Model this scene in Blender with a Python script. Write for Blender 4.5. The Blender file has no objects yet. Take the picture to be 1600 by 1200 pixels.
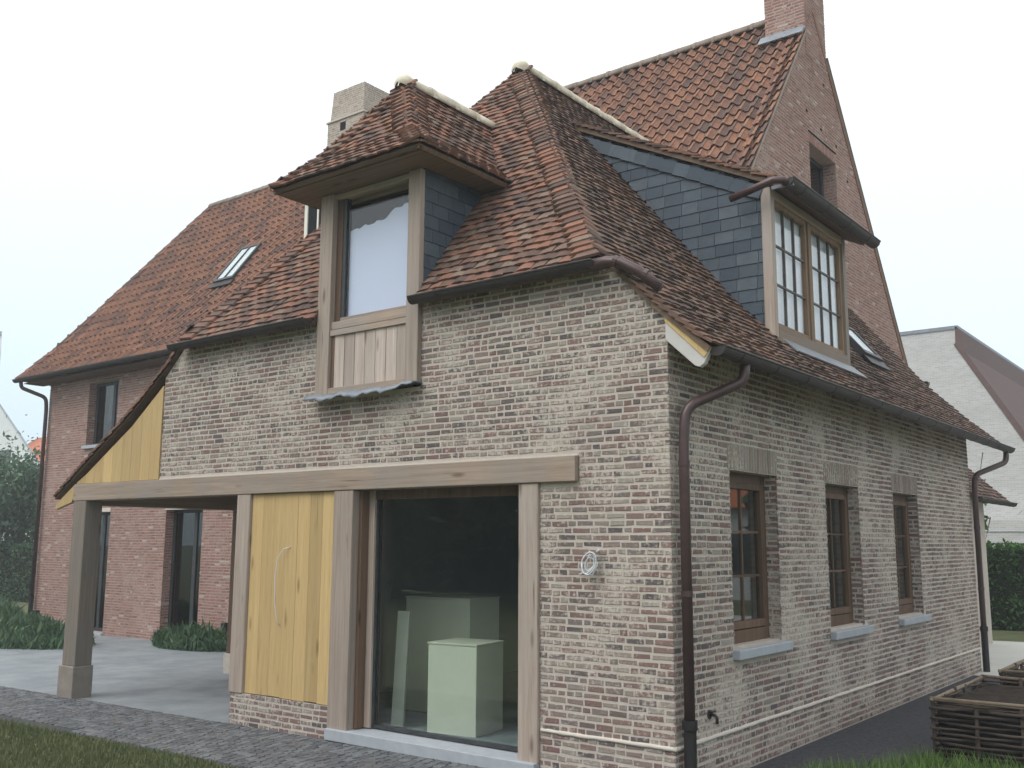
import bpy, bmesh, math, random
import numpy as np
from mathutils import Vector, Matrix
from mathutils.geometry import tessellate_polygon
random.seed(7)
R = random.random
def U(a, b): return a + (b - a) * random.random()
V = Vector
scene = bpy.context.scene
COL = scene.collection

# ------------------------------------------------------------------ camera, sky, sun, exposure
CAMP = V((4.132, -7.581, 1.95))
CR = V((0.792, 0.610, 0.005)); CD = V((-0.092, 0.127, -0.988)); CF = V((-0.603, 0.782, 0.157))
CF.normalize(); CR = (CR - CR.dot(CF) * CF).normalized(); CU = CR.cross(CF).normalized()
cam = bpy.data.cameras.new('camera'); cam.sensor_width = 36; cam.lens = 1552 / 1600 * 36
cam.clip_end = 900; cam.clip_start = 0.05
camo = bpy.data.objects.new('camera', cam); COL.objects.link(camo)
camo.matrix_world = Matrix(((CR.x, CU.x, -CF.x, CAMP.x), (CR.y, CU.y, -CF.y, CAMP.y), (CR.z, CU.z, -CF.z, CAMP.z), (0, 0, 0, 1)))
scene.camera = camo
def px(p):                      # only used to decide which bricks and tiles show largest
    d = V(p) - CAMP; z = d.dot(CF)
    if z < 0.2: return None
    return 800 + 1552 * d.dot(CR) / z, 600 - 1552 * d.dot(CU) / z, z

SUN_EL, SUN_AZ = math.radians(52), math.radians(200)
w = bpy.data.worlds.new('World'); scene.world = w; w.use_nodes = True
nt = w.node_tree; nt.nodes.clear()
def N(t, typ, **kw):
    n = t.nodes.new(typ)
    for k, v in kw.items(): setattr(n, k, v)
    return n
sky = N(nt, 'ShaderNodeTexSky', sky_type='NISHITA', sun_disc=False, sun_elevation=SUN_EL, sun_rotation=SUN_AZ, air_density=1.0, dust_density=3.0)
hsv = N(nt, 'ShaderNodeHueSaturation'); hsv.inputs['Saturation'].default_value = 0.4
bg1 = N(nt, 'ShaderNodeBackground'); bg1.inputs['Strength'].default_value = 0.05
tc = N(nt, 'ShaderNodeTexCoord'); sep = N(nt, 'ShaderNodeSeparateXYZ')
rmp = N(nt, 'ShaderNodeValToRGB'); e = rmp.color_ramp.elements
e[0].position = 0.0; e[0].color = (0.60, 0.77, 0.88, 1)
e[1].position = 1.0; e[1].color = (1.30, 1.32, 1.33, 1)
for p_, c_ in ((0.16, (0.74, 0.90, 0.99, 1)), (0.40, (0.97, 1.03, 1.06, 1)), (0.6, (1.18, 1.20, 1.20, 1))):
    q = e.new(p_); q.color = c_
bg2 = N(nt, 'ShaderNodeBackground'); bg2.inputs['Strength'].default_value = 0.92
add = N(nt, 'ShaderNodeAddShader'); wo = N(nt, 'ShaderNodeOutputWorld')
L = nt.links.new
L(sky.outputs[0], hsv.inputs['Color']); L(hsv.outputs[0], bg1.inputs['Color'])
L(tc.outputs['Generated'], sep.inputs[0]); L(sep.outputs['Z'], rmp.inputs[0]); L(rmp.outputs[0], bg2.inputs['Color'])
L(bg1.outputs[0], add.inputs[0]); L(bg2.outputs[0], add.inputs[1]); L(add.outputs[0], wo.inputs[0])
sun = bpy.data.lights.new('sun', 'SUN'); sun.energy = 1.3; sun.angle = math.radians(35); sun.color = (1, 0.99, 0.975)
suno = bpy.data.objects.new('sun', sun); COL.objects.link(suno)
sd = V((math.sin(SUN_AZ) * math.cos(SUN_EL), math.cos(SUN_AZ) * math.cos(SUN_EL), math.sin(SUN_EL)))
suno.rotation_euler = sd.to_track_quat('Z', 'Y').to_euler()
scene.view_settings.view_transform = 'Standard'; scene.view_settings.look = 'None'
scene.view_settings.exposure = 0.12; scene.view_settings.gamma = 1.0; scene.view_settings.use_curve_mapping = False
scene.cycles.max_bounces = 8; scene.cycles.transparent_max_bounces = 12

# ------------------------------------------------------------------ helpers: materials
def S(r, g, b):
    f = lambda c: (c / 255 / 12.92) if c <= 10 else ((c / 255 + 0.055) / 1.055) ** 2.4
    return (f(r), f(g), f(b), 1)
def newmat(name, rough=0.8, spec=0.3, metal=0.0):
    m = bpy.data.materials.new(name); m.use_nodes = True; t = m.node_tree
    b = t.nodes['Principled BSDF']; b.inputs['Roughness'].default_value = rough
    b.inputs['Specular IOR Level'].default_value = spec; b.inputs['Metallic'].default_value = metal
    return m, t, b
def pos(t, scale=(1, 1, 1)):
    g = N(t, 'ShaderNodeNewGeometry'); mp = N(t, 'ShaderNodeMapping'); mp.inputs['Scale'].default_value = scale
    t.links.new(g.outputs['Position'], mp.inputs[0]); return mp.outputs[0]
def noise(t, vec, scale, detail=4, rough=0.6, dist=0.0):
    n = N(t, 'ShaderNodeTexNoise'); n.inputs['Scale'].default_value = scale; n.inputs['Detail'].default_value = detail
    n.inputs['Roughness'].default_value = rough; n.inputs['Distortion'].default_value = dist
    t.links.new(vec, n.inputs['Vector']); return n.outputs['Fac']
def ramp(t, fac, stops, interp='LINEAR'):
    r = N(t, 'ShaderNodeValToRGB'); r.color_ramp.interpolation = interp; el = r.color_ramp.elements
    el[0].position, el[0].color = stops[0][0], stops[0][1]; el[1].position, el[1].color = stops[-1][0], stops[-1][1]
    for p_, c_ in stops[1:-1]:
        q = el.new(p_); q.color = c_
    t.links.new(fac, r.inputs[0]); return r.outputs[0]
G = lambda v: (v, v, v, 1)
def mix(t, fac, a, b, mode='MIX'):
    m = N(t, 'ShaderNodeMix', data_type='RGBA', blend_type=mode)
    for i, x in ((0, fac), (6, a), (7, b)):
        if isinstance(x, (int, float)): m.inputs[i].default_value = x
        elif isinstance(x, tuple): m.inputs[i].default_value = x
        else: t.links.new(x, m.inputs[i])
    return m.outputs[2]
def mth(t, op, a, b=0.5):
    m = N(t, 'ShaderNodeMath', operation=op)
    for i, x in ((0, a), (1, b)):
        if isinstance(x, (int, float)): m.inputs[i].default_value = x
        else: t.links.new(x, m.inputs[i])
    return m.outputs[0]
def bump(t, b, h, strength=0.4, dist=0.01):
    n = N(t, 'ShaderNodeBump'); n.inputs['Strength'].default_value = strength; n.inputs['Distance'].default_value = dist
    t.links.new(h, n.inputs['Height']); t.links.new(n.outputs[0], b.inputs['Normal'])
def rnd(t):                     # one random number per piece, whether it is its own object or part of a joined mesh
    a = N(t, 'ShaderNodeAttribute', attribute_name='rnd'); o = N(t, 'ShaderNodeObjectInfo'); s = N(t, 'ShaderNodeSeparateColor')
    t.links.new(o.outputs['Color'], s.inputs[0]); return mth(t, 'ADD', a.outputs['Fac'], s.outputs[0])
def const_stops(cols):
    n = len(cols); return [(i / n, c) for i, c in enumerate(cols)]
def m_brick(name, cols, mortar, smear):
    m, t, b = newmat(name, 0.9, 0.2)
    r = rnd(t); base = ramp(t, r, const_stops(cols), 'CONSTANT')
    p = pos(t); n1 = noise(t, p, 24, 5, 0.72); n2 = noise(t, p, 70, 4, 0.7); n3 = noise(t, p, 1.3, 3)
    base = mix(t, ramp(t, n2, [(0.35, G(0)), (0.75, G(0.45))]), base, (0.10, 0.085, 0.08, 1))
    lim = mth(t, 'ADD', n1, mth(t, 'MULTIPLY', mth(t, 'SUBTRACT', n3, 0.5), 0.8))
    base = mix(t, ramp(t, lim, [(smear, G(0)), (smear + 0.16, G(0.82))]), base, mortar)
    t.links.new(base, b.inputs['Base Color']); bump(t, b, mth(t, 'ADD', n1, n2), 0.6, 0.006); return m
def m_mortar(name, c1, c2):
    m, t, b = newmat(name, 0.95, 0.15)
    p = pos(t); n = noise(t, p, 9, 6, 0.7); n2 = noise(t, p, 120, 3, 0.7); n3 = noise(t, p, 0.7, 3)
    c = mix(t, ramp(t, mth(t, 'ADD', mth(t, 'MULTIPLY', n, 0.6), mth(t, 'MULTIPLY', n3, 0.4)), [(0.35, G(0)), (0.65, G(1))]), c1, c2)
    t.links.new(c, b.inputs['Base Color']); bump(t, b, mth(t, 'ADD', n, n2), 0.5, 0.008); return m
def m_tile(name, cols, lichen=0.6, rough=0.85):
    m, t, b = newmat(name, rough, 0.25)
    base = ramp(t, rnd(t), const_stops(cols), 'CONSTANT'); p = pos(t)
    n1 = noise(t, p, 8, 5, 0.7); n2 = noise(t, p, 45, 5, 0.75); n3 = noise(t, p, 0.8, 3)
    base = mix(t, ramp(t, n1, [(0.42, G(0)), (0.72, G(0.6))]), base, S(74, 62, 58))
    base = mix(t, ramp(t, mth(t, 'ADD', mth(t, 'MULTIPLY', n2, 0.75), mth(t, 'MULTIPLY', n3, 0.25)), [(lichen, G(0)), (lichen + 0.1, G(0.6))]), base, S(150, 140, 122))
    t.links.new(base, b.inputs['Base Color']); bump(t, b, mth(t, 'ADD', n1, n2), 0.5, 0.006); return m
def m_wood(name, ca, cb, axis='z', rough=0.7, cc=None, var=0.25):
    m, t, b = newmat(name, rough, 0.25)
    sc = {'x': (0.7, 22, 22), 'y': (22, 0.7, 22), 'z': (22, 22, 0.7)}[axis]
    g = noise(t, pos(t, sc), 1.0, 6, 0.65, 0.6); big = noise(t, pos(t), 1.1, 3); fine = noise(t, pos(t, tuple(x * 5 for x in sc)), 1.0, 3)
    c = mix(t, ramp(t, g, [(0.33, G(0)), (0.68, G(1))]), ca, cb)
    if cc: c = mix(t, ramp(t, big, [(0.42, G(0)), (0.66, G(0.75))]), c, cc)
    o = N(t, 'ShaderNodeObjectInfo')
    v = mth(t, 'ADD', mth(t, 'MULTIPLY', mth(t, 'SUBTRACT', o.outputs['Random'], 0.5), var * 2), 1.0)
    h = N(t, 'ShaderNodeHueSaturation'); t.links.new(c, h.inputs['Color']); t.links.new(v, h.inputs['Value'])
    c = mix(t, ramp(t, fine, [(0.52, G(0)), (0.78, G(0.45))]), h.outputs[0], (ca[0] * .42, ca[1] * .40, ca[2] * .38, 1))
    vo = N(t, 'ShaderNodeTexVoronoi'); vo.inputs['Scale'].default_value = 1.0; ks = {'x': (1.3, 5, 5), 'y': (5, 1.3, 5), 'z': (5, 5, 1.3)}[axis]
    t.links.new(pos(t, ks), vo.inputs['Vector'])
    c = mix(t, ramp(t, vo.outputs['Distance'], [(0.05, G(0.75)), (0.16, G(0))]), c, (cb[0] * .4, cb[1] * .36, cb[2] * .32, 1))
    chk = noise(t, pos(t, tuple(x * 1.6 for x in sc)), 1.0, 2, .5, .2)
    c = mix(t, ramp(t, chk, [(0.24, G(0.7)), (0.30, G(0))]), c, (cb[0] * .3, cb[1] * .28, cb[2] * .26, 1))
    t.links.new(c, b.inputs['Base Color']); bump(t, b, mth(t, 'ADD', g, fine), 0.35, 0.004); return m
def m_plain(name, col, rough=0.7, spec=0.3, metal=0.0, var=0.2, scale=6.0, bmp=0.15, col2=None):
    m, t, b = newmat(name, rough, spec, metal); p = pos(t)
    n = noise(t, p, scale, 5, 0.65); n2 = noise(t, p, scale * 9, 3)
    c2 = col2 or tuple(x * (1 - var * 2) for x in col[:3]) + (1,)
    t.links.new(mix(t, ramp(t, n, [(0.35, G(0)), (0.7, G(1))]), col, c2), b.inputs['Base Color'])
    if bmp: bump(t, b, mth(t, 'ADD', n, n2), bmp, 0.01)
    return m
def m_glass(name, tint, refl=0.06, glossmul=1.0):
    m = bpy.data.materials.new(name); m.use_nodes = True; t = m.node_tree; t.nodes.clear()
    o = N(t, 'ShaderNodeOutputMaterial'); tr = N(t, 'ShaderNodeBsdfTransparent'); tr.inputs[0].default_value = tint
    gl = N(t, 'ShaderNodeBsdfGlossy'); gl.inputs['Roughness'].default_value = 0.005
    lw = N(t, 'ShaderNodeLayerWeight'); lw.inputs[0].default_value = 0.5
    f = mth(t, 'POWER', lw.outputs['Facing'], 5.0); f = mth(t, 'ADD', mth(t, 'MULTIPLY', f, 0.93 * glossmul), refl)
    n = noise(t, pos(t), 0.9, 2); bp = N(t, 'ShaderNodeBump'); bp.inputs['Strength'].default_value = 0.02; bp.inputs['Distance'].default_value = 0.05
    t.links.new(n, bp.inputs['Height']); t.links.new(bp.outputs[0], gl.inputs['Normal'])
    mx = N(t, 'ShaderNodeMixShader'); t.links.new(f, mx.inputs[0]); t.links.new(tr.outputs[0], mx.inputs[1]); t.links.new(gl.outputs[0], mx.inputs[2])
    t.links.new(mx.outputs[0], o.inputs[0]); return m
def m_leaf(name, ca, cb, cc):
    m, t, b = newmat(name, 0.6, 0.3)
    r = rnd(t); c = ramp(t, r, [(0, ca), (0.6, cb), (1, cc)]); n = noise(t, pos(t), 1.4, 3)
    c = mix(t, ramp(t, n, [(0.35, G(0)), (0.7, G(0.6))]), c, ca)
    t.links.new(c, b.inputs['Base Color']); b.inputs['Subsurface Weight'].default_value = 0.0
    tl = N(t, 'ShaderNodeBsdfTranslucent'); t.links.new(c, tl.inputs[0]); mx = N(t, 'ShaderNodeMixShader'); mx.inputs[0].default_value = 0.3
    t.links.new(b.outputs[0], mx.inputs[1]); t.links.new(tl.outputs[0], mx.inputs[2]); t.links.new(mx.outputs[0], t.nodes['Material Output'].inputs[0]); return m

MORT = S(193, 184, 173)
M = {}
M['brick'] = m_brick('wing_brick', [S(134, 110, 104), S(146, 134, 127), S(108, 97, 94), S(158, 149, 140), S(126, 101, 96), S(134, 120, 114), S(97, 89, 89), S(138, 114, 107), S(154, 143, 133), S(114, 101, 97), S(142, 124, 117), S(124, 112, 108), S(130, 103, 98), S(150, 138, 126)], MORT, 0.49)
M['mortar'] = m_mortar('lime_mortar', S(199, 190, 179), S(177, 167, 157))
_rb = [S(160, 118, 106), S(152, 109, 98), S(166, 125, 113), S(140, 104, 95), S(160, 121, 111), S(154, 113, 103), S(134, 101, 95), S(170, 131, 119), S(156, 115, 105), S(147, 108, 99), S(160, 123, 111)]
M['redbrick'] = m_brick('main_brick', _rb + [S(188, 172, 162)] + _rb, S(176, 157, 147), 0.55)
M['redmortar'] = m_mortar('main_mortar', S(176, 156, 146), S(156, 136, 126))
M['greybrick'] = m_brick('chimney_brick', [S(168, 152, 134), S(150, 136, 122), S(176, 162, 142), S(158, 142, 128)], MORT, 0.5)
M['tile'] = m_tile('plain_tile', [S(138, 100, 82), S(118, 89, 76), S(97, 78, 69), S(143, 103, 84), S(104, 82, 72), S(129, 94, 79), S(110, 87, 76), S(139, 100, 81), S(122, 98, 86), S(90, 75, 69), S(120, 91, 78), S(132, 112, 98)], 0.585)
M['tiledark'] = m_tile('dark_plain_tile', [S(112, 88, 76), S(98, 80, 71), S(88, 74, 67), S(119, 92, 78), S(84, 72, 66), S(103, 83, 73), S(109, 92, 82), S(115, 89, 76)], 0.60)
M['pantile'] = m_tile('pantile', [S(147, 107, 86), S(138, 101, 84), S(153, 112, 89), S(127, 95, 81), S(108, 87, 79), S(143, 104, 85), S(134, 99, 84), S(149, 109, 88), S(120, 92, 82)], 0.62)
M['slate'] = m_tile('slate', [S(70, 80, 89), S(78, 88, 97), S(63, 73, 83), S(84, 94, 101), S(73, 83, 91)], 0.64, 0.55)
_t = M['slate'].node_tree
for n_ in _t.nodes:
    if n_.type == 'MIX' and not n_.inputs[7].is_linked and abs(n_.inputs[7].default_value[0] - S(74, 62, 58)[0]) < 1e-4: n_.inputs[7].default_value = S(60, 70, 80)
M['oakz'] = m_wood('oak_upright', S(172, 157, 145), S(142, 127, 115), 'z', 0.75, S(156, 147, 140))
M['oakx'] = m_wood('oak_beam', S(174, 156, 140), S(144, 127, 112), 'x', 0.75, S(148, 141, 135))
M['oaky'] = m_wood('oak_purlin', S(164, 146, 130), S(134, 117, 103), 'y', 0.75, S(148, 137, 128))
M['oakgrey'] = m_wood('grey_weathered_oak', S(142, 132, 122), S(116, 106, 97), 'z', 0.8, S(126, 120, 112))
M['soffitwood'] = m_wood('brown_soffit_board', S(138, 118, 100), S(114, 96, 80), 'x', 0.75)
M['oakmid'] = m_wood('oak_mid_brown', S(146, 122, 100), S(120, 98, 78), 'z', 0.65)
M['oakdark'] = m_wood('oak_brown', S(108, 86, 70), S(84, 66, 53), 'z', 0.6)
M['larch'] = m_wood('larch_board', S(196, 170, 122), S(178, 150, 102), 'z', 0.6, S(186, 158, 112), 0.2)
M['cedar'] = m_wood('cedar_board', S(188, 175, 165), S(162, 147, 137), 'z', 0.75, None, 0.2)
M['barge'] = m_plain('pale_barge_paint', S(200, 196, 192), 0.6, 0.3, 0, 0.06)
M['deck'] = m_wood('roof_boarding', S(120, 100, 84), S(96, 78, 64), 'x')
M['copper'] = m_plain('brown_copper', S(60, 54, 52), 0.55, 0.4, 0.1, 0.2, 5, 0.05, S(48, 45, 45))
M['pipe'] = m_plain('brown_pipe', S(84, 64, 62), 0.4, 0.5, 0.2, 0.2, 7, 0.03, S(70, 55, 54))
M['iron'] = m_plain('black_cast_iron', S(44, 42, 42), 0.5, 0.4, 0.2)
M['lead'] = m_plain('lead_sheet', S(140, 146, 154), 0.5, 0.4, 0.3, 0.15, 5, 0.3)
M['stone'] = m_plain('blue_stone', S(170, 176, 182), 0.7, 0.3, 0, 0.08, 9, 0.15)
M['cream'] = m_plain('cream_ridge_mortar', S(222, 214, 196), 0.9, 0.2, 0, 0.1, 7, 0.3, S(188, 178, 156))
M['ridge'] = m_plain('weathered_ridge_clay', S(146, 132, 120), 0.9, 0.2, 0, 0.12, 5, 0.3)
M['white'] = m_plain('white_panel', S(224, 220, 206), 0.6, 0.3, 0, 0.03)
M['plaster'] = m_plain('room_plaster', S(150, 150, 144), 0.9, 0.2, 0, 0.06, 2)
M['film'] = m_plain('protective_film', S(200, 209, 229), 0.35, 0.4, 0, 0.03, 1.2, 0.05)
M['curtain_sheet'] = m_plain('white_sheet', S(238, 240, 243), 0.8, 0.2, 0, 0.04, 2)
M['darkframe'] = m_plain('dark_grey_frame', S(62, 64, 66), 0.5, 0.4)
M['bar'] = m_plain('thin_dark_bar', S(88, 82, 76), 0.5, 0.4)
M['black'] = m_plain('dark_void', S(30, 30, 30), 0.9, 0.1)
M['glassgreen'] = m_glass('green_glass', (0.92, 0.965, 0.945, 1), 0.085)
M['glass'] = m_glass('clear_glass', (0.9, 0.93, 0.93, 1), 0.06)
M['glassclean'] = m_glass('clean_glass', (0.98, 0.985, 0.99, 1), 0.05)
M['glassdark'] = m_glass('tinted_glass', (0.45, 0.5, 0.5, 1), 0.09)
def m_farbrick(name, c1, c2, mo):
    m, t, b = newmat(name, 0.9, 0.2); g = N(t, 'ShaderNodeNewGeometry'); sp_ = N(t, 'ShaderNodeSeparateXYZ'); cb = N(t, 'ShaderNodeCombineXYZ')
    t.links.new(g.outputs['Position'], sp_.inputs[0]); t.links.new(mth(t, 'ADD', sp_.outputs['X'], sp_.outputs['Y']), cb.inputs['X']); t.links.new(sp_.outputs['Z'], cb.inputs['Y'])
    k = N(t, 'ShaderNodeTexBrick'); k.inputs['Scale'].default_value = 1.0; k.inputs['Brick Width'].default_value = .21; k.inputs['Row Height'].default_value = .065; k.inputs['Mortar Size'].default_value = .008
    k.inputs['Color1'].default_value = c1; k.inputs['Color2'].default_value = c2; k.inputs['Mortar'].default_value = mo; t.links.new(cb.outputs[0], k.inputs['Vector'])
    n = noise(t, pos(t, (.5, .5, 1.6)), 1.0, 5, .7)
    t.links.new(mix(t, ramp(t, n, [(.4, G(0)), (.7, G(.4))]), k.outputs['Color'], tuple(x * .7 for x in c1[:3]) + (1,)), b.inputs['Base Color']); return m
M['whitebrick'] = m_farbrick('white_washed_brick', S(192, 192, 190), S(174, 174, 172), S(200, 200, 198))
M['brownroof'] = m_plain('brown_roof', S(106, 88, 85), 0.85, 0.2, 0, 0.1, 8, 0.4)
M['render'] = m_plain('pale_render', S(214, 218, 218), 0.9, 0.2, 0, 0.04, 1.5)
M['orange'] = m_plain('orange_roof', S(196, 120, 88), 0.85, 0.2, 0, 0.1, 6, 0.4)
M['pebble'] = m_plain('grit_stone', S(104, 104, 106), 0.85, 0.2, 0, 0.3, 60, 0.2, S(62, 62, 66))
M['stonebase'] = m_plain('worn_stone_base', S(146, 138, 128), 0.9, 0.2, 0, 0.12, 6, 0.3)
M['soil'] = m_plain('dark_soil', S(62, 54, 48), 0.95, 0.1, 0, 0.3, 14, 1.0)
M['wicker'] = m_wood('hazel_rod', S(78, 67, 59), S(48, 42, 38), 'x', 0.85, None, 0.35)
M['cable'] = m_plain('pale_cable', S(214, 216, 220), 0.4, 0.4, 0, 0.05)
M['bark'] = m_wood('bark', S(92, 78, 66), S(64, 54, 46), 'z', 0.95)
M['leafdark'] = m_leaf('dark_leaf', S(60, 86, 66), S(82, 110, 82), S(112, 138, 104))
M['leaf'] = m_leaf('mid_leaf', S(52, 84, 40), S(84, 124, 56), S(120, 156, 76))
M['leafhedge'] = m_leaf('hedge_leaf', S(36, 66, 26), S(62, 104, 40), S(96, 140, 58))
M['grass'] = m_leaf('grass_blade', S(78, 88, 58), S(104, 114, 74), S(134, 138, 98))
M['lushgrass'] = m_leaf('lush_grass', S(70, 96, 46), S(98, 128, 60), S(128, 152, 82))
M['wintergrass'] = m_leaf('shrub_leaf', S(58, 86, 62), S(84, 112, 80), S(110, 134, 98))

# ------------------------------------------------------------------ helpers: meshes
class MB:
    def __init__(s): s.v = []; s.f = []
    def add(s, vs, fs):
        o = len(s.v); s.v += [tuple(x) for x in vs]; s.f += [tuple(i + o for i in f) for f in fs]; return s
    def box(s, x0, x1, y0, y1, z0, z1):
        if x0 > x1: x0, x1 = x1, x0
        if y0 > y1: y0, y1 = y1, y0
        if z0 > z1: z0, z1 = z1, z0
        return s.add([(x0, y0, z0), (x1, y0, z0), (x1, y1, z0), (x0, y1, z0), (x0, y0, z1), (x1, y0, z1), (x1, y1, z1), (x0, y1, z1)],
              [(0, 3, 2, 1), (4, 5, 6, 7), (0, 1, 5, 4), (1, 2, 6, 5), (2, 3, 7, 6), (3, 0, 4, 7)])
    def obox(s, c, u, v, n, a, b, d):           # oriented box: centre, axes, half sizes
        c, u, v, n = V(c), V(u).normalized() * a, V(v).normalized() * b, V(n).normalized() * d
        p = [c + i * u + j * v + k * n for k in (-1, 1) for i, j in ((-1, -1), (1, -1), (1, 1), (-1, 1))]
        return s.add(p, [(0, 3, 2, 1), (4, 5, 6, 7), (0, 1, 5, 4), (1, 2, 6, 5), (2, 3, 7, 6), (3, 0, 4, 7)])
    def prism(s, pts, d):                       # polygon of 3D points pushed along vector d
        n = len(pts); d = V(d); a = [V(p) for p in pts]; b = [p + d for p in a]
        nn = (a[1] - a[0]).cross(a[2] - a[1])
        if nn.dot(d) > 0: a, b = a, b
        else: a, b = b, a
        fs = [tuple(reversed(range(n))), tuple(range(n, 2 * n))] + [(i, (i + 1) % n, n + (i + 1) % n, n + i) for i in range(n)]
        return s.add(a + b, fs)
    def tube(s, path, r, seg=10, caps=True):
        path = [V(p) for p in path]; rs = r if isinstance(r, (list, tuple)) else [r] * len(path); rings = []; up = None
        for i, p in enumerate(path):
            d = ((path[min(i + 1, len(path) - 1)] - path[max(i - 1, 0)])).normalized()
            if up is None: up = d.orthogonal().normalized()
            up = (up - up.dot(d) * d).normalized(); sd_ = d.cross(up)
            rings.append([p + rs[i] * (math.cos(a) * up + math.sin(a) * sd_) for a in [2 * math.pi * k / seg for k in range(seg)]])
        vs = [q for r_ in rings for q in r_]; fs = []
        for i in range(len(path) - 1):
            for k in range(seg):
                k2 = (k + 1) % seg; fs.append((i * seg + k, i * seg + k2, (i + 1) * seg + k2, (i + 1) * seg + k))
        if caps: fs += [tuple(reversed(range(seg))), tuple(range((len(path) - 1) * seg, len(path) * seg))]
        return s.add(vs, fs)
    def sweep(s, prof, p0, p1, up=(0, 0, 1)):   # closed profile (a, b): a sideways, b up, from p0 to p1
        p0, p1 = V(p0), V(p1); d = (p1 - p0).normalized(); up = V(up); up = (up - up.dot(d) * d).normalized(); sd_ = d.cross(up)
        n = len(prof); vs = [p + a * sd_ + b * up for p in (p0, p1) for a, b in prof]
        return s.add(vs, [(i, (i + 1) % n, n + (i + 1) % n, n + i) for i in range(n)] + [tuple(reversed(range(n))), tuple(range(n, 2 * n))])
    def gutter(s, p0, p1, r=0.075):
        o = [(r * math.cos(a), r * math.sin(a)) for a in [math.pi + math.pi * k / 10 for k in range(11)]]
        i_ = [(0.9 * x, 0.9 * y + 0.004) for x, y in reversed(o)]
        s.sweep(o + i_, p0, p1)
        d = (V(p1) - V(p0)).normalized()
        for p, g in ((V(p0), -1), (V(p1), 1)): s.sweep([(x, y) for x, y in o], p + d * g * 0.004, p - d * g * 0.004)
        sdv = d.cross(V((0, 0, 1)))
        for k in (-1, 1): s.tube([V(p0) + sdv * r * k, V(p1) + sdv * r * k], 0.012, 6)
        n = int((V(p1) - V(p0)).length / 0.75)
        for k in range(1, n + 1):
            c = V(p0).lerp(V(p1), (k - .5) / n); s.sweep([(1.06 * x, 1.06 * y) for x, y in o] + [(0.95 * x, 0.95 * y) for x, y in reversed(o)], c - d * .012, c + d * .012)
        return s
    def build(s, name, mat, parent=None, bevel=0.0, smooth=False, kind=None):
        me = bpy.data.meshes.new(name); me.from_pydata(s.v, [], s.f); me.update()
        if mat: me.materials.append(mat if not isinstance(mat, str) else M[mat])
        if smooth: me.polygons.foreach_set('use_smooth', [True] * len(me.polygons))
        return link(name, me, parent, bevel, kind)
def link(name, me, parent=None, bevel=0.0, kind=None):
    o = bpy.data.objects.new(name, me); COL.objects.link(o); o.color = (0, 0, 0, 1)
    if parent: o.parent = parent
    if bevel:
        b = o.modifiers.new('edge', 'BEVEL'); b.width = bevel; b.segments = 2; b.limit_method = 'ANGLE'
    if kind: o['kind'] = kind
    return o
def tag(o, label, cat=None, group=None, kind=None):
    if label: o['label'] = label
    if cat: o['category'] = cat
    if group: o['group'] = group
    if kind: o['kind'] = kind
    return o
def empty(name, loc, label, cat, group=None, rz=0):
    o = bpy.data.objects.new(name, None); COL.objects.link(o); o.location = loc; o.rotation_euler.z = rz; o.empty_display_size = 0.2
    return tag(o, label, cat, group)
def box(name, mat, parent, x0, x1, y0, y1, z0, z1, bevel=0.006): return MB().box(x0, x1, y0, y1, z0, z1).build(name, mat, parent, bevel)

# pieces (bricks, tiles, slates, setts): collected first, then the largest ones become objects, the rest joined stuff
MESHES, PIECES = {}, []
def unit(key, fn, n, mat):
    for i in range(n):
        vs, fs = fn(); me = bpy.data.meshes.new(key); me.from_pydata([tuple(v) for v in vs], [], fs); me.update(); me.materials.append(M[mat])
        MESHES.setdefault(key, []).append((me, np.array(vs, float), fs))
def piece(kind, key, parent, mat4, area, normal, limit, r=None, lim_name=None):
    c = mat4.translation; q = px(c); sc = 0.0
    if q and -10 < q[0] < 1610 and -10 < q[1] < 1210:
        sc = max(0.0, normal.dot((CAMP - c).normalized())) * area / q[2] ** 2
    PIECES.append((kind, key, parent, mat4, sc, limit, R() if r is None else r, lim_name or kind))
def flush_pieces():
    groups = {}
    for p in PIECES: groups.setdefault(p[7], []).append(p)
    stuff = {}
    for k, ps in groups.items():
        ps.sort(key=lambda p: -p[4]); lim = ps[0][5]
        for i, (kind, key, parent, m4, sc, _, r, _) in enumerate(ps):
            var = random.randrange(len(MESHES[key]))
            if i < lim and (sc > 0 or lim > 5000):
                o = bpy.data.objects.new(kind, MESHES[key][var][0]); COL.objects.link(o); o.parent = parent; o.matrix_basis = m4; o.color = (r, 0, 0, 1)
            else: stuff.setdefault((kind, key, parent.name), []).append((m4, r, var, parent))
    names = {'brick': 'brickwork', 'roof_tile': 'roof_tiling', 'pantile': 'pantiling', 'sett': 'sett_paving', 'slate': 'slating', 'bonnet_tile': 'bonnet_tiling', 'ridge_tile': 'ridge_tiling'}
    for (kind, key, pn), lst in stuff.items():
        VS, FS, RN, off = [], [], [], 0
        for m4, r, var, parent in lst:
            _, vs, fs = MESHES[key][var]; a = np.array(m4)
            VS.append(vs @ a[:3, :3].T + a[:3, 3]); FS += [tuple(i + off for i in f) for f in fs]; RN += [r] * len(fs); off += len(vs)
        me = bpy.data.meshes.new(names[kind]); me.from_pydata(np.concatenate(VS).tolist(), [], FS); me.update()
        at = me.attributes.new('rnd', 'FLOAT', 'FACE'); at.data.foreach_set('value', RN); me.materials.append(MESHES[key][0][0].materials[0])
        link(names[kind], me, lst[0][3], 0, 'stuff')
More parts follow.
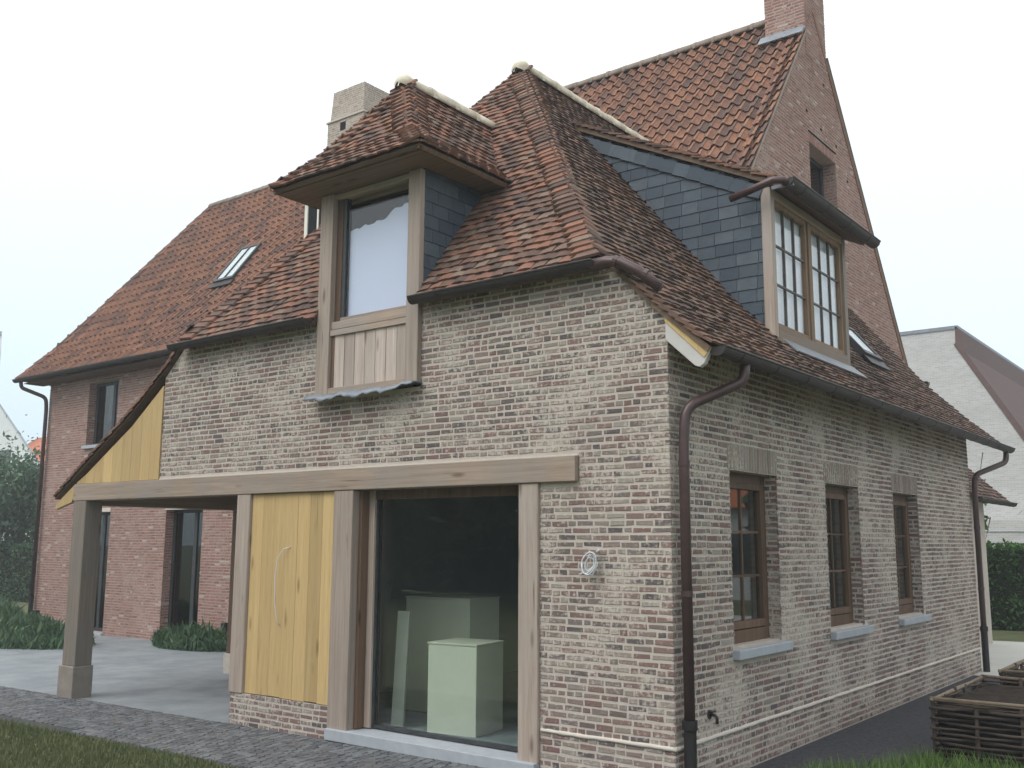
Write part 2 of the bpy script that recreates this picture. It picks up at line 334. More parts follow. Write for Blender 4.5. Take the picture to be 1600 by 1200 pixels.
def brick_mesh():               # u, v in -.5..+.5, n 0..1 outward
    j = lambda a: U(-a, a)
    base = [(-.5, -.5, -1.6), (.5, -.5, -1.6), (.5, .5, -1.6), (-.5, .5, -1.6)]
    k = [(j(.022), j(.10)) for _ in range(4)]
    mid = [(x * .99 + k[i][0], y * .96 + k[i][1], .45) for i, (x, y, _) in enumerate(base)]
    top = [(x * .955 + k[i][0], y * .82 + k[i][1], U(.75, 1.15)) for i, (x, y, _) in enumerate(base)]
    fs = [(8, 9, 10, 11)]
    for a in (0, 4):
        for i in range(4): fs.append((a + i, a + (i + 1) % 4, a + 4 + (i + 1) % 4, a + 4 + i))
    return base + mid + top, fs
TW, TL, TG = 0.168, 0.21, 0.11
def tile_mesh(w_=TW - .002, l_=TL, th=.022, cam_=.008, lift=.05, jit=.007):
    def fn():
        cs = [(-.5, 0), (-.17, 1), (.17, 1), (.5, 0)]; vs = []; c_ = U(.1, 1.3) * cam_; tw = U(-jit, jit); sk = U(-jit, jit) * .8
        for (v, h) in ((0, lift), (l_, .012)):
            for (u, m_) in cs:
                z = h + m_ * c_ + u * tw * 2 + U(-.001, .001); vv = v + (U(-.003, .003) + sk * u * 2 if v == 0 else 0)
                vs += [(u * w_, vv, z), (u * w_, vv, z - th)]
        fs = []; i = lambda r_, c__, b_: r_ * 8 + c__ * 2 + b_
        for c__ in range(3):
            fs.append((i(0, c__, 0), i(0, c__ + 1, 0), i(1, c__ + 1, 0), i(1, c__, 0)))
            fs.append((i(0, c__, 1), i(0, c__ + 1, 1), i(0, c__ + 1, 0), i(0, c__, 0)))
        fs.append((i(0, 0, 1), i(0, 0, 0), i(1, 0, 0), i(1, 0, 1))); fs.append((i(0, 3, 0), i(0, 3, 1), i(1, 3, 1), i(1, 3, 0)))
        return vs, fs
    return fn
PW, PG = 0.235, 0.325
def pantile_mesh():
    vs = []; nseg = 8; th = .014; tw = U(-.004, .004); l_ = PG + .05
    for (v, h) in ((0, .062), (l_, .016)):
        for k in range(nseg + 1):
            u = k / nseg; x = (u - .5) * (PW + .035)
            z = h + .042 * math.cos(u * 2 * math.pi * 1.08 + .2) + tw * (u - .5) * 2
            vs += [(x, v, z), (x, v, z - th)]
    fs = []; n = (nseg + 1) * 2
    for k in range(nseg):
        a = k * 2; fs.append((a, a + 2, n + a + 2, n + a)); fs.append((a + 1, a + 3, a + 2, a))
    fs.append((1, 0, n, n + 1)); a = nseg * 2; fs.append((a, a + 1, n + a + 1, n + a))
    return vs, fs
def slate_mesh():
    vs = [(-.5 + U(0, .012), U(0, .03), 1), (.5 - U(0, .012), U(0, .03), 1), (.5, 1, .35), (-.5, 1, .35)]
    vs += [(x, y, z - .7) for x, y, z in vs]
    return vs, [(0, 1, 2, 3), (4, 5, 1, 0), (5, 6, 2, 1), (7, 4, 0, 3)]
unit('brick', brick_mesh, 8, 'brick'); unit('redbrick', brick_mesh, 6, 'redbrick'); unit('greybrick', brick_mesh, 4, 'greybrick')
unit('tile', tile_mesh(), 10, 'tile'); unit('tiledark', tile_mesh(), 10, 'tiledark'); unit('pantile', pantile_mesh, 8, 'pantile'); unit('slate', slate_mesh, 6, 'slate')

def scan(loops, v):
    xs = []
    for lp in loops:
        n = len(lp)
        for i in range(n):
            (x0, y0), (x1, y1) = lp[i], lp[(i + 1) % n]
            if (y0 <= v) != (y1 <= v): xs.append(x0 + (v - y0) / (y1 - y0) * (x1 - x0))
    xs.sort(); return [(xs[i], xs[i + 1]) for i in range(0, len(xs) - 1, 2)]
def inter(a, b):
    return [(max(p[0], q[0]), min(p[1], q[1])) for p in a for q in b if min(p[1], q[1]) - max(p[0], q[0]) > 0.03]
class Frame:
    def __init__(s, o, u, v): s.o, s.u, s.v = V(o), V(u).normalized(), V(v).normalized(); s.n = s.u.cross(s.v).normalized()
    def p(s, a, b, c=0.0): return s.o + s.u * a + s.v * b + s.n * c
    def inv(s, p): d = V(p) - s.o; return d.dot(s.u), d.dot(s.v)
    def mat(s, a, b, c=0.0, su=1, sv=1, sn=1, rot=0):
        cu, su_ = math.cos(rot), math.sin(rot); uu = s.u * cu + s.v * su_; vv = s.v * cu - s.u * su_; p = s.p(a, b, c)
        return Matrix(((uu.x * su, vv.x * sv, s.n.x * sn, p.x), (uu.y * su, vv.y * sv, s.n.y * sn, p.y), (uu.z * su, vv.z * sv, s.n.z * sn, p.z), (0, 0, 0, 1)))
def slab(name, fr, loops, th, mat, parent):         # a wall or roof deck with openings; outer face at the frame's plane
    flat = [p for lp in loops for p in lp]
    tri = tessellate_polygon([[V((a, b, 0)) for a, b in lp] for lp in loops])
    n = len(flat); vs = [fr.p(a, b) for a, b in flat] + [fr.p(a, b, -th) for a, b in flat]; fs = []
    for t in tri:
        (x0, y0), (x1, y1), (x2, y2) = (flat[i] for i in t)
        if (x1 - x0) * (y2 - y0) - (x2 - x0) * (y1 - y0) < 0: t = (t[0], t[2], t[1])
        fs.append(tuple(t)); fs.append((t[2] + n, t[1] + n, t[0] + n))
    off = 0
    for lp in loops:
        m = len(lp)
        for i in range(m): a, b = off + i, off + (i + 1) % m; fs.append((a, b, b + n, a + n))
        off += m
    o = MB().add(vs, fs).build(name, mat, parent)
    bm = bmesh.new(); bm.from_mesh(o.data); bmesh.ops.recalc_face_normals(bm, faces=bm.faces); bm.to_mesh(o.data); bm.free()
    return o
def lay_bricks(parent, fr, loops, key='brick', course=.0625, lens=(.19, .19, .175, .2, .092, .092), v0=None, limit=300, proud=.006, lim_name='brick'):
    vs = [b for lp in loops for _, b in lp]; lo = min(vs) if v0 is None else v0; hi = max(vs); row = 0; v = lo
    while v < hi - .02:
        h = course; iv = inter(scan(loops, v + .012), scan(loops, min(v + h - .012, hi - .001)))
        for a, b in iv:
            u = a + (U(-.19, 0) if row % 2 else U(-.1, 0))
            while u < b:
                l_ = random.choice(lens) * U(.94, 1.05); s_, e_ = max(u, a), min(u + l_, b)
                if b - e_ < .045: e_ = b
                if e_ - s_ > .025:
                    hh = h - U(.016, .028); j1 = -.004 if s_ <= a + 1e-6 else U(.006, .013); j2 = -.004 if e_ >= b - 1e-6 else U(.006, .013); ww = e_ - s_ - j1 - j2
                    m4 = fr.mat((s_ + e_ + j1 - j2) / 2, v + h / 2 + U(-.0025, .0025), 0, ww, hh, proud * U(.5, 1.3), U(-.008, .008))
                    piece('brick', key, parent, m4, ww * hh, fr.n, limit, lim_name=lim_name)
                u = e_ if e_ >= u + l_ else u + l_
                if e_ == b: break
        v += h; row += 1
def soldier(parent, fr, a0, a1, b0, b1, key='brick', ln='brick', lim=300):
    n = max(2, int(round((a1 - a0) / .062))); d = (a1 - a0) / n
    for i in range(n):
        m4 = fr.mat(a0 + (i + .5) * d, (b0 + b1) / 2, 0, b1 - b0 - .012, d - .012, .006, math.pi / 2)
        piece('brick', key, parent, m4, (b1 - b0) * d, fr.n, lim, random.choice((1.5, 3.5, 8.5, 10.5, 13.5)) / 14, ln)
def plane_frame(pts, flip=False):                    # roof plane: u level, v up the slope
    p = [V(q) for q in pts]; n = V((0, 0, 0))
    for i in range(len(p)): n += p[i].cross(p[(i + 1) % len(p)])
    n.normalize()
    if n.z < 0: n = -n
    lo = min(p, key=lambda q: q.z); v = V((0, 0, 1)) - n * n.z; v.normalize(); u = v.cross(n); return Frame(lo, u, v)
def roof_plane(name, pts, holes, parent, kind='roof_tile', key='tile', gauge=TG, width=TW, over=.0, deck=True, limit=300, trim=0.0, th=.05, lift=0):
    fr = plane_frame(pts); loop = [fr.inv(q) for q in pts]; hl = [[fr.inv(q) for q in h] for h in holes]
    if deck: slab(name, fr, [loop] + hl, th, M['deck'], parent)
    H = max(b for _, b in loop); lo = min(b for _, b in loop); n = max(1, round((H - lo) / gauge)); g = (H - lo) / n
    for r in range(n):
        v = lo + r * g; iv = scan([loop] + hl, v + g * .5)
        for a, b in iv:
            a += trim; b -= trim
            off = (0 if kind == 'pantile' else (r % 2) * width / 2); k0 = math.ceil((a - off) / width - .5)
            u = off + k0 * width
            while u < b + width * .49:
                m4 = fr.mat(min(max(u, a + width * .3), b - width * .3) + U(-.003, .003), v + U(-.006, .006) * (2 if kind == 'roof_tile' else .6), lift + U(0, .004), 1, 1, 1, U(-.022, .022) if kind == 'roof_tile' else U(-.008, .008))
                piece(kind, key, parent, m4, width * g, fr.n, limit); u += width
    return fr
def bonnets(parent, p0, p1, n1, n2, gauge=.112, wing=.235, key_mat='tile', name='bonnet_tile', limit=300):
    # angular hip tiles climbing from p0 to p1; n1 (left plane normal), n2 (right plane normal)
    p0, p1 = V(p0), V(p1); d = (p1 - p0).normalized(); ln = (p1 - p0).length; up = (V(n1) + V(n2)).normalized()
    ds = []
    for nn, sg in ((V(n1), -1), (V(n2), 1)):
        lv = V((0, 0, 1)).cross(nn).normalized(); ds.append(lv)
    # level directions away from the hip, inside each plane
    sidev = d.cross(up).normalized()
    e1 = ds[0] if ds[0].dot(-sidev) > 0 else -ds[0]; e2 = ds[1] if ds[1].dot(sidev) > 0 else -ds[1]
    s1, s2 = (V((0, 0, 1)) - V(n1) * V(n1).z).normalized(), (V((0, 0, 1)) - V(n2) * V(n2).z).normalized()
    k = f'bonnet{len(MESHES)}'; L_ = gauge * 1.8
    def fn():
        h0, h1 = .088 + U(-.006, .006), .05; th = .03; w1, w2 = wing * U(.93, 1.06), wing * U(.93, 1.06); tw = U(-.005, .005)
        a = [e1 * w1 + V(n1) * (h0 - .008 + tw), up * (h0 + .012), e2 * w2 + V(n2) * (h0 - .008 - tw)]
        b = [e1 * w1 * .9 + V(n1) * h1 + s1 * L_ * .82, up * (h1 + .008) + d * L_ * 1.15, e2 * w2 * .9 + V(n2) * h1 + s2 * L_ * .82]
        vs = a + b; vs = vs + [q - up * th for q in vs]
        fs = [(0, 1, 4, 3), (1, 2, 5, 4), (6, 7, 1, 0), (7, 8, 2, 1), (9, 6, 0, 3), (8, 11, 5, 2)]
        return [tuple(q) for q in vs], fs
    unit(k, fn, 5, key_mat); n = int(ln / gauge) - 1
    for i in range(n):
        p = p0.lerp(p1, i / n); piece(name, k, parent, Matrix.Translation(p), .06, up, limit)
def ridge(parent, p0, p1, r, mat, name='ridge_tile', step=.38, ball=False):
    p0, p1 = V(p0), V(p1); n = max(1, round((p1 - p0).length / step))
    for i in range(n):
        a, b = p0.lerp(p1, i / n), p0.lerp(p1, (i + 1) / n); d = (b - a).normalized(); rr = r * U(.95, 1.04)
        ang = [math.pi * (-.1 + 1.2 * k / 10) for k in range(11)]; o = [(rr * math.cos(t), rr * math.sin(t)) for t in ang]; i2 = [(x * .86, y * .86) for x, y in reversed(o)]
        MB().sweep(o + i2, a - d * .004 + V((0, 0, U(-.006, .006))), b - d * .012).build(name, mat, parent, 0, True)
        if i: MB().sweep([(x * 1.05, y * 1.05) for x, y in o] + [(x * .9, y * .9) for x, y in reversed(o)], a - d * .035, a + d * .03).build('ridge_joint', M['cream'] if ball else mat, parent)
    if ball:
        m = MB(); d = (p1 - p0).normalized(); sd_ = d.cross(V((0, 0, 1))); rows = []
        for k in range(7):
            t = math.pi / 2 * k / 6
            rows.append([p0 - d * r * 1.1 * math.sin(t) + (sd_ * math.cos(a) + V((0, 0, 1)) * math.sin(a)) * r * 1.06 * max(.02, math.cos(t)) * U(.96, 1.04) for a in [math.pi * (-.15 + 1.3 * j / 12) for j in range(13)]])
        vs = [q for rw in rows for q in rw]; m.add(vs, [(i * 13 + j, i * 13 + j + 1, (i + 1) * 13 + j + 1, (i + 1) * 13 + j) for i in range(6) for j in range(12)])
        m.build('ridge_end', M['cream'], parent, 0, True)
def gz(x): return -0.11 + 0.0115 * max(-30.0, min(0.0, x))

# ------------------------------------------------------------------ setting: ground, paving
def sheet(name, pts, mat, dz=0.0, parent=None):
    return tag(MB().add([(x, y, gz(x) + dz) for x, y in pts], [tuple(range(len(pts)))]).build(name, mat, parent), None, kind='structure')
M['lawn'] = m_plain('lawn_soil', S(104, 112, 80), 0.95, 0.1, 0, 0.2, 1.2, 0.5, S(88, 88, 66))
M['slabm'] = m_plain('smooth_concrete', S(142, 148, 151), 0.6, 0.4, 0, 0.08, 1.6, 0.2, S(112, 120, 126))
M['gravel'] = m_plain('dark_grit', S(82, 82, 86), 0.9, 0.2, 0, 0.18, 22, 0.8, S(58, 58, 62))
M['drive'] = m_plain('pale_concrete', S(198, 198, 192), 0.8, 0.2, 0, 0.05, 1.5, 0.1)
M['jointsand'] = m_plain('joint_sand', S(84, 86, 84), 0.95, 0.1, 0, 0.15, 20, 0.4)
XS = [-400, -30, 0, 400]
gv = [(x, y, gz(x)) for x in XS for y in (-400, 600)]
tag(MB().add(gv, [(2 * i, 2 * i + 2, 2 * i + 3, 2 * i + 1) for i in range(3)]).build('ground', 'lawn'), None, kind='structure')
sheet('terrace', [(-29, -.02), (-5.55, -.02), (-5.55, 6.2), (-29, 6.2)], 'slabm', .008)
pav = sheet('paving', [(-29, -1.42), (-9, -1.5), (-4.4, -1.42), (-1.0, -1.6), (1.0, -1.3), (1.0, -.02), (-29, -.02)], 'jointsand', .004)
sheet('gravel_path', [(0, -.02), (1.0, -.02), (1.1, 1.8), (1.32, 2.6), (1.4, 8), (1.2, 9.6), (-.2, 9.8), (-.2, 0)], 'gravel', .006)
sheet('driveway', [(-3, 9.9), (9, 9.5), (9, 19.3), (-20, 19.3), (-20, 15), (-3, 15)], 'drive', .035)
M['sett'] = m_tile('granite_sett', [S(104, 106, 108), S(92, 94, 96), S(112, 114, 116), S(84, 86, 90), S(100, 98, 98)], 0.7, 0.75)
for n_ in M['sett'].node_tree.nodes:
    if n_.type == 'MIX' and not n_.inputs[7].is_linked: n_.inputs[7].default_value = S(88, 90, 92)
unit('sett', brick_mesh, 6, 'sett')
ang = math.atan(0.0115)
for r in range(14):
    y = -.07 - r * .105; x = 0.9
    while x > -13.5:
        wd = U(.09, .125); x -= wd; yl = -1.40 - .05 * math.sin(x)
        if y - .04 > yl:
            m4 = Matrix.Translation((x, y + U(-.006, .006), gz(x) + .006)) @ Matrix.Rotation(-ang, 4, 'Y') @ Matrix.Rotation(U(-.04, .04), 4, 'Z') @ Matrix.Diagonal((wd - .01, .095, .014, 1))
            piece('sett', 'sett', pav, m4, .01, V((0, 0, 1)), 300)

# ------------------------------------------------------------------ the house
house = empty('house', (0, 0, 0), 'large brick house with red tiled roofs, slate dormers and an oak framed porch', 'house')
def part(name, mb, mat, parent=house, bevel=0.0, smooth=False, label=None):
    o = mb.build(name, mat, parent, bevel, smooth)
    if label: o['label'] = label
    return o
HX, HY, HZ = V((1, 0, 0)), V((0, 1, 0)), V((0, 0, 1))
PB = -.35
# walls of the wing (pale brick)
F1 = Frame((0, 0, 0), HX, HZ)                        # front gable wall, looking -y
front_out = [(-7.58, 2.74), (-.93, 2.74), (-.93, 2.5), (-1.37, 2.5), (-1.37, PB), (0, PB), (0, 3.96), (-.5, 4.45), (-2.92, 4.45), (-2.92, 3.56), (-4.51, 3.56), (-4.51, 4.45), (-7.19, 4.45), (-7.58, 4.10)]
fw = slab('front_wall', F1, [front_out], .3, M['mortar'], house)
lay_bricks(fw, F1, [front_out], v0=PB)
# brick plinth below the boarded panel
pl_out = [(-5.83, PB), (-4.15, PB), (-4.15, .2), (-5.83, .2)]
pw = slab('panel_plinth', Frame((0, -.03, 0), HX, HZ), [pl_out], .33, M['mortar'], house)
lay_bricks(pw, Frame((0, -.03, 0), HX, HZ), [pl_out], v0=PB)
F2 = Frame((0, 0, 0), HY, HZ)                        # side wall, looking +x
WIN = [(1.16, 2.27), (3.66, 4.78), (6.16, 7.28)]; YE = 10.35
side_out = [(0, PB), (YE, PB), (YE, 3.97), (0, 3.97)]
side_holes = [[(a, .98), (b, .98), (b, 2.64), (a, 2.64)] for a, b in WIN]
sw = slab('side_wall', F2, [[(.3, PB), (YE - .3, PB), (YE - .3, 3.97), (.3, 3.97)]] + side_holes, .3, M['mortar'], house)
lint_holes = [[(a - .04, .88), (b + .12, .88), (b + .12, .98), (b, .98), (b, 2.64), (b + .04, 2.64), (b + .04, 2.9), (a - .04, 2.9), (a - .04, 2.64), (a, 2.64), (a, .98), (a - .04, .98)] for a, b in WIN]
lay_bricks(sw, F2, [side_out] + lint_holes, v0=PB)
for a, b in WIN:
    soldier(sw, F2, a - .04, b + .04, 2.64, 2.9)
    fr = Frame((-.14, b, 0), (1, 0, 0), HZ)          # far reveal of the opening
    lay_bricks(sw, fr, [[(0, .98), (.14, .98), (.14, 2.64), (0, 2.64)]], v0=.98, lens=(.14, .09))
FE = Frame((0, YE, 0), (-1, 0, 0), HZ)               # end wall
ew_out = []
ew = slab('end_wall', FE, [[(0, PB), (2.1, PB), (2.1, 6.2), (.6, 4.5), (0, 3.9)]], .3, M['mortar'], house)
# left wall of the wing behind the porch, up to the main house
lw = slab('porch_wall', Frame((-5.86, 6, 0), (0, -1, 0), HZ), [[(0, PB), (5.9, PB), (5.9, 2.5), (0, 2.5)]], .3, M['mortar'], house)
lay_bricks(lw, Frame((-5.86, 6, 0), (0, -1, 0), HZ), [[(0, PB), (5.9, PB), (5.9, 2.5), (0, 2.5)]], v0=PB)
# light mortar ledge above the plinth courses
def ledge(name, path, side, h=.03):
    m = MB(); vs = []
    for (x, y) in path:
        for (d, z) in ((-.01, .255), (.014 + U(-.004, .005), .256 + U(-.005, .005)), (.022 + U(-.005, .006), .272), (.012, .29 + U(-.004, .004)), (-.01, .292)): vs.append((x + side[0] * d, y + side[1] * d, z))
    n = len(path); m.add(vs, [(i * 5 + k, i * 5 + k + 1, (i + 1) * 5 + k + 1, (i + 1) * 5 + k) for i in range(n - 1) for k in range(4)])
    return part(name, m, 'lime', house, 0, True)
M['lime'] = m_plain('pale_lime_ledge', S(206, 198, 186), 0.95, 0.2, 0, 0.06, 8, 0.4)
ledge('plinth_ledge', [(-1.36 + i * .08, 0) for i in range(18)] + [(.02, 0)], (0, -1))
ledge('plinth_ledge', [(0, -.02)] + [(0, i * .1) for i in range(0, 104)], (1, 0))

# oak frame
part('oak_beam', MB().box(-9.62, -.94, -.06, .2, 2.5, 2.735), 'oakx', house, .008)
part('mortar_fillet', MB().box(-7.58, -.93, -.012, .01, 2.737, 2.752), 'lime')
def post(x0, x1, y0, y1, z0, z1, mat='oakz', name='oak_post'): return part(name, MB().box(x0, x1, y0, y1, z0, z1), mat, house, .01)
p1 = post(-9.6, -9.27, -.055, .2, .22, 2.497, 'oakgrey')
part('post_base', MB().box(-9.64, -9.25, -.08, .22, PB, .22), 'stonebase', p1, .012)
p3 = post(-10.0, -9.68, 3.0, 3.3, .1, 2.497, 'oakdark'); part('post_base', MB().box(-10.03, -9.65, 2.97, 3.33, PB, .1), 'mortar', p3, .012)
post(-5.855, -5.61, -.05, .2, .2, 2.497)
post(-4.15, -3.85, -.05, .22, -.12, 2.497)
post(-1.6, -1.375, -.04, .22, -.02, 2.497)
part('oak_beam', MB().box(-10.0, -5.87, 3.02, 3.3, 2.45, 2.68), 'oakx', house, .008)
part('oak_beam', MB().box(-9.98, -9.66, .21, 3.01, 2.45, 2.68), 'oaky', house, .008)
part('porch_ceiling', MB().box(-9.6, -5.87, .21, 3.0, 2.69, 2.72), 'larch')
# yellow boards of the panel and of the gable triangle
pan = part('board_panel', MB().box(-5.6, -4.16, .05, .09, .2, 2.497), 'deck')
xs = [-5.605 + 1.45 * i / 7 for i in range(8)]
for i in range(7): MB().box(xs[i] + .0012, xs[i + 1] - .0012, -.012 + U(-.0015, .0015), .03, .205 + U(0, .012), 2.495).build('board', 'larch', pan, .002)
gab = part('boarded_gable', MB().prism([(-9.62, .06, 2.74), (-7.59, .06, 2.74), (-7.59, .06, 4.02), (-8.29, .06, 3.52), (-9.62, .06, 2.80)], (0, .03, 0)), 'deck')
zt = lambda x: 4.02 - (-7.59 - x) * (.5 / .7) if x > -8.29 else 3.52 - (-8.29 - x) * .565
n = 9
zq = lambda x: max(2.765, zt(x) - .03)
for i in range(n):
    a, b = -9.62 + 2.035 * i / n, -9.62 + 2.035 * (i + 1) / n
    pts = [(a + .002, -.02, 2.742), (b - .002, -.02, 2.742), (b - .002, -.02, zq(b)), (a + .002, -.02, zq(a))]
    if a < -8.29 < b: pts.insert(3, (-8.29, -.02, zq(-8.29)))
    MB().prism([(x, y + U(-.003, .003) * 0, z) for x, y, z in pts], (0, .04, 0)).build('board', 'larch', gab, .0015)
MB().prism([(-10.14, -.035, zt(-10.14) - .09), (-9.7, -.035, zt(-9.7) - .24), (-9.625, -.035, zt(-9.62) - .16), (-9.625, -.035, zt(-9.62) - .02), (-10.14, -.035, zt(-10.14) - .02)], (0, .06, 0)).build('barge_board', 'larch', gab, .004)
part('eave_bracket', MB().prism([(-9.95, .0, 2.50), (-9.62, .0, 2.52), (-9.62, .0, 2.72), (-9.75, .0, 2.70)], (0, .2, 0)), 'oakdark', house, .006)

# big window
bw = part('garden_window', MB().box(-3.85, -3.72, .16, .3, .0, 2.497), 'oakz', house, .005)
MB().box(-3.845, -3.80, .05, .16, .0, 2.495).build('frame_stop', 'oakdark', bw, .004)
MB().box(-1.72, -1.6, .18, .3, .0, 2.497).build('frame_stile', 'oakz', bw, .005)
MB().box(-3.72, -1.72, .17, .29, 2.40, 2.497).build('frame_head', 'oakdark', bw, .005)
MB().box(-3.72, -3.70, .19, .27, .0, 2.4).build('seal', 'darkframe', bw)
MB().box(-3.70, -1.72, .215, .24, .035, 2.4).build('pane', 'glassgreen', bw)
MB().box(-3.72, -1.72, .2, .25, .0, .035).build('seal', 'darkframe', bw)
MB().box(-4.14, -1.38, -.09, .32, -.13, -.012).build('sill', 'stone', bw, .008)
# side windows
for i, (a, b) in enumerate(WIN):
    wd = MB()
    x0, x1 = -.21, -.13
    wd.box(x0, x1, a, a + .09, 1.0, 2.64); wd.box(x0, x1, b - .09, b, 1.0, 2.64); wd.box(x0, x1, a + .09, b - .09, 2.54, 2.64); wd.box(x0, x1 + .015, a + .09, b - .09, 1.0, 1.12)
    wo_ = part('window', wd, 'oakdark', house, .005)
    MB().box(x0 + .015, x1 + .02, a + .13, b - .13, 1.13, 1.2).build('sash_rail', 'oakdark', wo_, .004)
    for yy in (a + .09, b - .15): MB().box(x0 + .015, x1 + .012, yy, yy + .06, 1.12, 2.54).build('sash_stile', 'oakdark', wo_, .004)
    MB().box(x0 + .015, x1 + .012, a + .15, b - .15, 2.48, 2.54).build('sash_rail', 'oakdark', wo_, .004)
    c = (a + b) / 2
    MB().box(-.175, -.145, c - .014, c + .014, 1.2, 2.48).build('glazing_bar', 'oakdark', wo_)
    for zz in (1.63, 2.06): MB().box(-.172, -.148, a + .15, b - .15, zz - .012, zz + .012).build('glazing_bar', 'oakdark', wo_)
    zs = [1.2, 1.63, 2.06, 2.48]
    for k in range(3):
        for q, (ya, yb) in enumerate(((a + .15, c), (c, b - .15))): MB().box(-.163, -.157, ya, yb, zs[k], zs[k + 1]).build('pane', 'glass', wo_)
    MB().box(-.135, .075, a - .03, b + .11, .885, .975).build('sill', 'stone', wo_, .01)
    MB().box(-.135, -.02, a, b, .976, 1.0).build('sill_bedding', 'mortar', wo_)

# rooms behind the glass
part('room_floor', MB().box(-5.5, -.31, .31, 9.9, -.14, -.02), 'slabm'); part('ceiling', MB().box(-5.5, -.31, .31, 9.9, 2.66, 2.76), 'plaster')
part('room_wall', MB().box(-5.5, -.31, 5.2, 5.3, 0, 2.66), 'plaster'); part('room_wall', MB().box(-5.55, -5.45, .31, 9.9, 0, 2.66), 'plaster')

# ------------------------------------------------------------------ roof of the wing
XR, ZR, YA = -3.9, 8.57, 3.06
s_ = 1.296
hy = lambda z: (z - 4.45) / s_ - .12
AP = (XR, YA, ZR)
hipL, hipR = (-7.14, -.12, 4.45), (-.62, -.12, 4.45)
wr = part('wing_roof', MB().box(-3.95, -3.85, 3.1, 7.2, 8.3, 8.5), 'deck')
bk = hy(5.97)
front_pts = [hipL, (-4.53, -.12, 4.45), (-4.53, hy(5.9), 5.9), (-2.9, hy(5.9), 5.9), (-2.9, -.12, 4.45), hipR, AP]
fF = roof_plane('roof_deck', front_pts, [], wr)
PR = [(-3.9, 8.57), (-.75, 4.72), (-.1, 4.06), (.44, 3.585)]
YV = 10.95
zR = lambda x: next(z0 + (x - x0) / (x1 - x0) * (z1 - z0) for (x0, z0), (x1, z1) in zip(PR, PR[1:]) if x <= x1 + 1e-6)
up_pts = [(-3.9, YA, 8.57), (-.75, hy(4.72), 4.72), (-.75, YV, 4.72), (-2.1, YV, zR(-2.1)), (-2.1, 5.6, zR(-2.1)), (-3.9, 7.3, 8.57)]
hole = [(-2.93, 3.0, zR(-2.93)), (-2.93, 5.45, zR(-2.93)), (-.755, 5.45, zR(-.755)), (-.755, 3.0, zR(-.755))]
fR = roof_plane('roof_deck', up_pts, [hole], wr, key='tiledark')
ym = hy(4.45)
mid1 = [(-.75, hy(4.72), 4.72), (-.62, -.06, zR(-.62)), (-.1, -.06, 4.06), (-.1, YV, 4.06), (-.75, YV, 4.72), (-.75, 5.45, 4.72), (-.27, 5.45, zR(-.27)), (-.27, 3.0, zR(-.27)), (-.75, 3.0, 4.72)]
roof_plane('roof_deck', mid1, [], wr, key='tiledark')
roof_plane('roof_deck', [(-.1, -.06, 4.06), (.44, -.06, 3.585), (.44, YV, 3.585), (-.1, YV, 4.06)], [], wr, key='tiledark')
PLf = [(-3.9, 8.57), (-7.05, 4.66), (-7.45, 4.26), (-8.3, 3.66), (-10.15, 2.55)]
roof_plane('roof_deck', [(-3.9, YA, 8.57), (-3.9, 7.3, 8.57), (-4.92, 6.3, 7.3), (-7.05, 5.3, 4.66), (-7.05, hy(4.66), 4.66)], [], wr)
roof_plane('roof_deck', [(-7.05, -.05, 4.66), (-7.05, 5.8, 4.66), (-7.45, 5.8, 4.26), (-7.45, -.05, 4.26)], [], wr, th=.02)
roof_plane('roof_deck', [(-7.45, -.05, 4.26), (-7.45, 5.8, 4.26), (-8.3, 5.8, 3.66), (-8.3, -.05, 3.66)], [], wr, th=.02)
roof_plane('roof_deck', [(-8.3, -.05, 3.66), (-8.3, 3.4, 3.66), (-10.15, 3.4, 2.55), (-10.15, -.05, 2.55)], [], wr, th=.02)
roof_plane('roof_deck', [(-8.3, 3.4, 3.66), (-8.3, 5.8, 3.66), (-8.6, 5.8, 3.48), (-8.6, 3.4, 3.48)], [], wr)
nF = V((0, -s_, 1)).normalized(); nR = V((4.72 - 8.57, 0, -3.15)).normalized(); nR = V((1.222, 0, 1)).normalized(); nL = V((-1.241, 0, 1)).normalized()
bonnets(wr, (-.66, -.09, 4.5), AP, nF, nR); bonnets(wr, (-7.1, -.09, 4.5), AP, nL, nF)
ridge(wr, (XR, YA - .05, ZR + .02), (XR, 7.2, ZR + .02), .13, M['cream'], ball=True)
part('verge_mortar', MB().prism([(-.53, -.012, 4.46), (-.5, -.012, 4.395), (.0, -.012, 3.885), (.0, -.012, 3.955)], (0, .02, 0)), 'lime')
# barge board and eave of the side slope
part('barge_board', MB().prism([(.0, -.035, 3.93), (.0, -.035, 3.70), (.28, -.035, 3.44), (.325, -.035, 3.425), (.365, -.035, 3.45), (.425, -.035, 3.56), (.43, -.035, 3.575)], (0, .06, 0)), 'barge', house, .006)
part('verge_board', MB().prism([(.0, -.045, 3.945), (.0, -.045, 3.86), (.37, -.045, 3.50), (.435, -.045, 3.575)], (0, .055, 0)), 'larch', house, .004)
part('gutter', MB().gutter((.485, -.02, 3.585), (.485, 11.3, 3.585), .078), 'copper', house, 0)
part('gutter', MB().gutter((-7.2, -.19, 4.455), (-4.54, -.19, 4.47), .07), 'copper'); part('gutter', MB().gutter((-2.9, -.19, 4.47), (-.62, -.19, 4.48), .07), 'copper')
part('gutter_outlet', MB().tube([(-.66, -.19, 4.45), (-.5, -.19, 4.455), (-.36, -.175, 4.43), (-.2, -.12, 4.33), (-.02, -.07, 4.16)], .05, 12), 'pipe', house, 0, True)
for q in ((-.42, -.185, 4.45), (-.16, -.11, 4.30)): part('pipe_collar', MB().tube([V(q), V(q) + V((.035, .008, -.018))], .056, 12), 'pipe')
